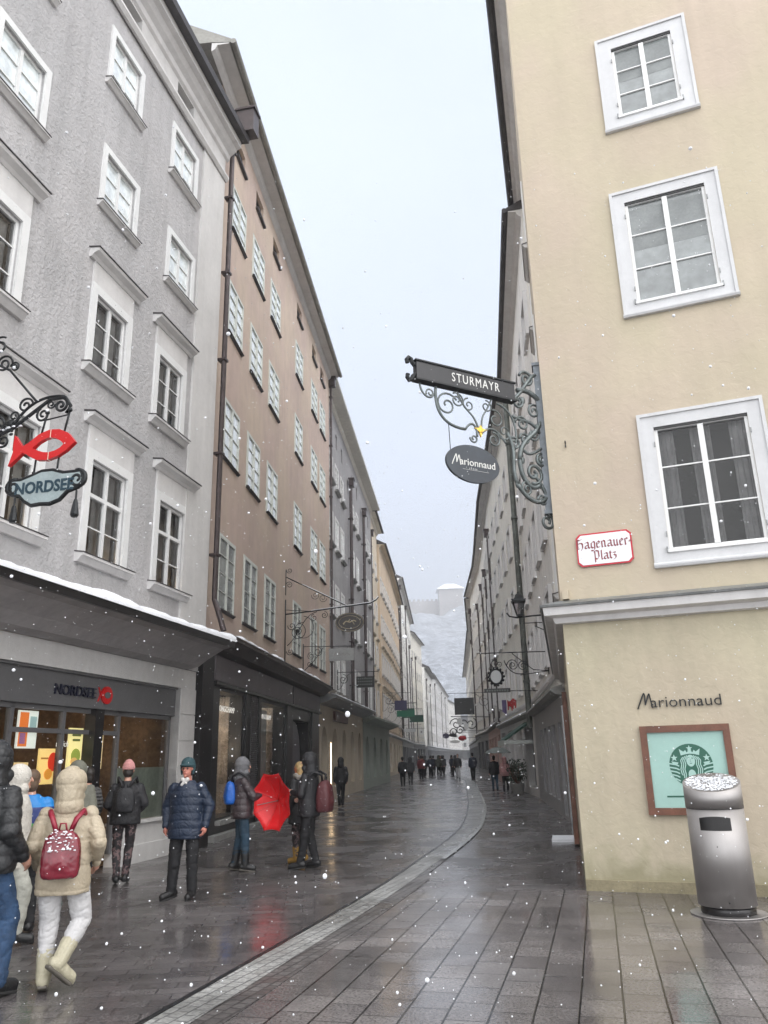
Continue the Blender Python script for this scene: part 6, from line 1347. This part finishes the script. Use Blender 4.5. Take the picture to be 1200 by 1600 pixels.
# man in the blue jacket
person('man in a blue quilted jacket, dark teal cap and black trousers facing the camera', (-2.74, 11.27, 0), 172, 1.74, dict(lwr=(-.285, .03, .90), rwr=(.27, .02, .90), lel=(-.30, -.05, 1.14), rel=(.285, -.05, 1.14), lkn=(-.12, .02, .5), rkn=(.12, .03, .5), lan=(-.12, 0, .09), ran=(.15, .02, .09), ltoe=(-.13, .16, .04), rtoe=(.22, .15, .04)),
       navy, dark_tr, shoe_k, 'brim', hood_mat=teal_hat, vox=.009, jlen=.74, bulk=1.10, qz=(.095, .008), leg_r=1.08, skin=skin_red, ruff=None, sleeve_r=1.1)
m = MB(); m.capsule((-.03, .10, 1.475), (.035, .115, 1.41), .03, .02); m.capsule((.03, .10, 1.475), (-.02, .115, 1.43), .028, .018); sc_ = m.build('scarf', cloth('white_scarf', (.6, .58, .56)), bpy.data.objects[[o.name for o in C.objects if o.get('label', '').startswith('man in a blue')][0]], smooth=True)
# group with the red umbrella
ru, Ju, Su = person('person in a grey knitted hat, brown quilted jacket and jeans holding the red umbrella', (-2.46, 13.85, 0), -72, 1.74, dict(rwr=(.10, .42, 1.17), rel=(.22, .16, 1.13), lwr=(-.06, .38, 1.10), lel=(-.22, .10, 1.12), lan=(-.12, -.08, .09), ran=(.10, .06, .09), lkn=(-.1, .0, .5), rkn=(.1, .06, .5)),
       brown_q, dark_jeans, shoe_k, 'hood', hood_mat=grey_hat, vox=.010, qz=(.10, .009), jlen=.80, bulk=1.08, boots=True)
pouch('blue and black backpack on the brown quilted jacket', ru, 1.02, 1.38, .30, .18, -.20, cloth('bright_blue_nylon', (.01, .10, .42), rough=.4), strap=black_c)
# red umbrella: open, its canopy turned towards the camera
um = empty('umbrella', (-1.93, 13.55, 1.05), 0, 'open red umbrella held sideways between two groups of people', 'umbrella')
ax_ = Vector((.42, .90, .06)).normalized(); ex = Vector((.90, -.42, 0)).normalized(); ey = ax_.cross(ex).normalized()
m = MB(); vs = []; nr_ = 8; kk = 7
Rm = .47
for i in range(kk + 1):
    q = i / kk
    for j in range(nr_ * 4):
        a = 2 * math.pi * (j + 2) / (nr_ * 4); ph = (j % 4) / 4; sag = 1 - .125 * math.sin(math.pi * ((j % 4) / 4)) * (.3 + .7 * q)
        vs.append(tuple((ex * math.cos(a) * .80 + ey * math.sin(a)) * Rm * q * sag + ax_ * .20 * (1 - q * q)))
N_ = nr_ * 4; fs = [(i * N_ + j, i * N_ + (j + 1) % N_, (i + 1) * N_ + (j + 1) % N_, (i + 1) * N_ + j) for i in range(kk) for j in range(N_)]
m.add(vs, fs); rc = mat('red_canopy', (.62, .006, .010), .45, var=.1, vs=3); rc.node_tree.nodes['Principled BSDF'].inputs['Transmission Weight'].default_value = 0
um_c = m.build('canopy', rc, um, smooth=True, recalc=False); sl_ = um_c.modifiers.new('s', 'SOLIDIFY'); sl_.thickness = .003
for j in range(8):
    a = 2 * math.pi * (j * 4 + 2) / N_; m = MB(); m.tube([tuple((ex * math.cos(a) * .80 + ey * math.sin(a)) * Rm * q + ax_ * (.20 * (1 - q * q) - .008)) for q in (.02, .3, .6, .85, 1.02)], .004, 5); m.build('rib', mat('rib_red', (.5, .02, .02), .3), um)
m = MB(); m.tube([tuple(ax_ * .26), tuple(ax_ * -.40)], .007, 6); m.build('shaft', zinc, um)
# people right of the umbrella
person('person with a big fur hood, patterned trousers and yellow boots behind the umbrella', (-1.60, 14.75, 0), 60, 1.66, None, black_c, camo, cloth('yellow_boots', (.35, .20, .04)), 'longhair', mat('blond_hair', (.38, .26, .12), .6, var=.4, vs=20), vox=.013, jlen=.66, bulk=1.12, boots=True, ruff=cloth('grey_fur', (.32, .29, .26), bump=2, bs=60), skin=mat('orange_skin', (.50, .17, .08), .5))
rk, Jk, Sk = person('person all in black with a dark hood standing at the right of the umbrella', (-1.36, 13.92, 0), 75, 1.79, dict(lwr=(-.10, .25, 1.15), lel=(-.24, .05, 1.12), rwr=(.2, .18, 1.05), lan=(-.10, .10, .09), ran=(.10, -.08, .09), ltoe=(-.12, .27, .04)), black_c, dark_tr, shoe_k, 'hood', vox=.011, jlen=.78, bulk=1.05)
pouch('dark red travel backpack carried behind the person in black', rk, .86, 1.36, .34, .26, -.28, cloth('maroon_nylon', (.085, .02, .024), rough=.5), strap=black_c)
person('person in black walking past the cream arcade', (-1.85, 31.0, 0), 10, 1.72, dict(lan=(-.06, -.12, .10), ran=(.08, .12, .09), lkn=(-.08, .0, .5), rkn=(.09, .1, .5)), black_c, dark_tr, shoe_k, 'hood', vox=.022)

# farther walkers
A_ = dict(lan=(-.09, -.13, .10), ran=(.09, .12, .09), lkn=(-.09, .02, .5), rkn=(.1, .1, .5))
B2 = dict(lan=(-.09, .10, .09), ran=(.09, -.13, .10), lkn=(-.09, .09, .5), rkn=(.1, .02, .5))
red_c = cloth('faded_red_coat', (.16, .025, .03)); grey_c = cloth('grey_coat', (.06, .06, .065)); plaid = cloth('rosy_plaid_coat', (.42, .22, .22), quilt=4); navy_c = cloth('navy_coat', (.012, .018, .035)); green_c = cloth('olive_coat', (.05, .055, .04)); white_tr = cloth('white_trousers', (.55, .55, .56))
far = [('leftmost of the two dark walkers on the far left pavement', .72, 48.7, 1.70, black_c, dark_tr, 'hair', A_, 5), ('right one of the two dark walkers on the far left pavement', 1.22, 50.8, 1.66, grey_c, dark_tr, 'hood', B2, -5),
       ('walker in a faded red coat behind the two dark walkers', 2.3, 62, 1.76, red_c, dark_tr, 'hair', A_, 0), ('walker in a black jacket with pale trousers in the middle of the lane', 5.05, 62, 1.80, black_c, white_tr, 'hair', B2, 170),
       ('tall walker in navy beside the gutter line', 5.69, 57.3, 1.86, navy_c, dark_tr, 'hair', A_, 10), ('person in a dark coat under the grey umbrella', 4.98, 39.9, 1.66, black_c, dark_jeans, 'hair', B2, 0), ('person in a rosy plaid hooded coat beside the grey umbrella', 5.36, 39.0, 1.58, plaid, dark_tr, 'hood', A_, -10)]
for lab, x, y, h, jk, tr, hd, ps, fc in far: person(lab, (x, y, 0), fc, h, ps, jk, tr, shoe_k, hd, vox=.026, hands=True)
# small crowd deep in the lane: a few builds copied with their parts
protos = []
rng = random.Random(11)
for i, (jk, hd) in enumerate([(black_c, 'hair'), (grey_c, 'hood'), (navy_c, 'hair'), (green_c, 'hood')]):
    protos.append((jk, hd))
crowd = [(2.65, 68, 0), (2.95, 70.5, 1), (3.35, 69, 2), (3.75, 72, 0), (4.05, 69.5, 3), (4.45, 71, 1), (4.75, 74, 2), (3.0, 76, 0), (3.9, 80, 3), (4.9, 82, 0), (5.3, 68, 1), (5.4, 73, 2), (4.4, 88, 1), (5.6, 92, 0), (2.9, 84, 2), (6.2, 84, 3)]
src = {}
words_ = ['black', 'grey', 'navy', 'olive']
for i, (x, y, k) in enumerate(crowd):
    lab = 'distant passer-by in a %s coat in the crowd at the lane end' % words_[k]
    if k not in src:
        r_, _, _ = person(lab, (x, y, 0), rng.uniform(-30, 30), rng.uniform(1.66, 1.78), A_ if i % 2 else B2, protos[k][0], dark_tr, shoe_k, protos[k][1], vox=.03, group='people crowded far down the lane in %s coats' % words_[k]); src[k] = r_
    else:
        r_ = src[k].copy(); C.objects.link(r_); r_.location = (x, y, 0); r_.rotation_euler = (0, 0, R(rng.uniform(-60, 200)))
        for ch in list(src[k].children): c_ = ch.copy(); C.objects.link(c_); c_.parent = r_
    
# grey umbrella over the pair
um = empty('umbrella', (5.15, 39.5, 1.75), 0, 'open grey umbrella held over two people on the right', 'umbrella')
m = MB(); vs = []
for i in range(5):
    q = i / 4
    for j in range(16): a = 2 * math.pi * j / 16; vs.append((.62 * q * math.cos(a), .62 * q * math.sin(a), .28 - .26 * q * q - (.03 * q if j % 2 else 0)))
m.add(vs, [(i * 16 + j, i * 16 + (j + 1) % 16, (i + 1) * 16 + (j + 1) % 16, (i + 1) * 16 + j) for i in range(4) for j in range(16)]); o = m.build('canopy', cloth('grey_canopy_cloth', (.16, .18, .17)), um, recalc=False); o.modifiers.new('s', 'SOLIDIFY').thickness = .004
m = MB(); m.tube([(0, 0, .34), (0, 0, -.55)], .01, 5); m.build('shaft', zinc, um)

# ================================================================ falling snow and air
m = MB(); rng = random.Random(21)
def flake(p, r):
    o = Vector(p); b = len(m.v); k = rng.uniform(.7, 1.3)
    m.v += [o + Vector(q) * r for q in ((k, 0, 0), (-1, 0, 0), (0, 1, 0), (0, -k, 0), (0, 0, 1.1), (0, 0, -1))]
    m.f += [tuple(b + i for i in q) for q in ((0, 2, 4), (2, 1, 4), (1, 3, 4), (3, 0, 4), (2, 0, 5), (1, 2, 5), (3, 1, 5), (0, 3, 5))]
def blob(p, r): m.ball(p, r, rng.uniform(.8, 1.2), rng.uniform(.8, 1.2), 1, 7, 5)
def vis(d, dx, dz):
    return _M @ Vector((dx * d * .5, dz * d * .67, -d)) + Vector((0, 0, 1.7))
for i in range(20000):
    # uniform in the volume of air in front of the viewer
    d = 2.2 + 22 * rng.random() ** .62; p = Vector((rng.uniform(-.5, .5) * d * 1.2, d, rng.uniform(-.25, 1.0) * d * .95 + 1.3))
    if p.z < .05: continue
    (flake if p.y > 5 else blob)(p, (.0022 + .0042 * rng.random() ** 3.2) * (1 + d * .03))
for i in range(26):
    d = rng.uniform(1.1, 2.2); p = Vector((rng.uniform(-.5, .5) * d, d, 1.7 + rng.uniform(-.3, .95) * d)); blob(p, rng.uniform(.002, .0042))
fl = mat('snowflake', (.85, .87, .9), .8); fl.node_tree.nodes['Principled BSDF'].inputs['Alpha'].default_value = .72
o = m.build('falling_snow', fl, None, smooth=True, recalc=False); tag(o, 'loose white snowflakes drifting through the air of the street', 'snow', kind='stuff')

hz = MB(); hz.box(-480, 480, -55, 1150, -2, 175)
vm = bpy.data.materials.new('snowy_air'); vm.use_nodes = True; t_ = vm.node_tree; t_.nodes.clear(); oo = t_.nodes.new('ShaderNodeOutputMaterial'); pv = t_.nodes.new('ShaderNodeVolumePrincipled')
pv.inputs['Color'].default_value = (.985, .99, 1, 1); pv.inputs['Density'].default_value = HAZE_D; pv.inputs['Anisotropy'].default_value = .2; t_.links.new(pv.outputs[0], oo.inputs['Volume'])
if HAZE_D > 0: o = hz.build('haze', vm, None); tag(o, 'thin pale snowy air filling the street and the valley', 'haze', kind='stuff')
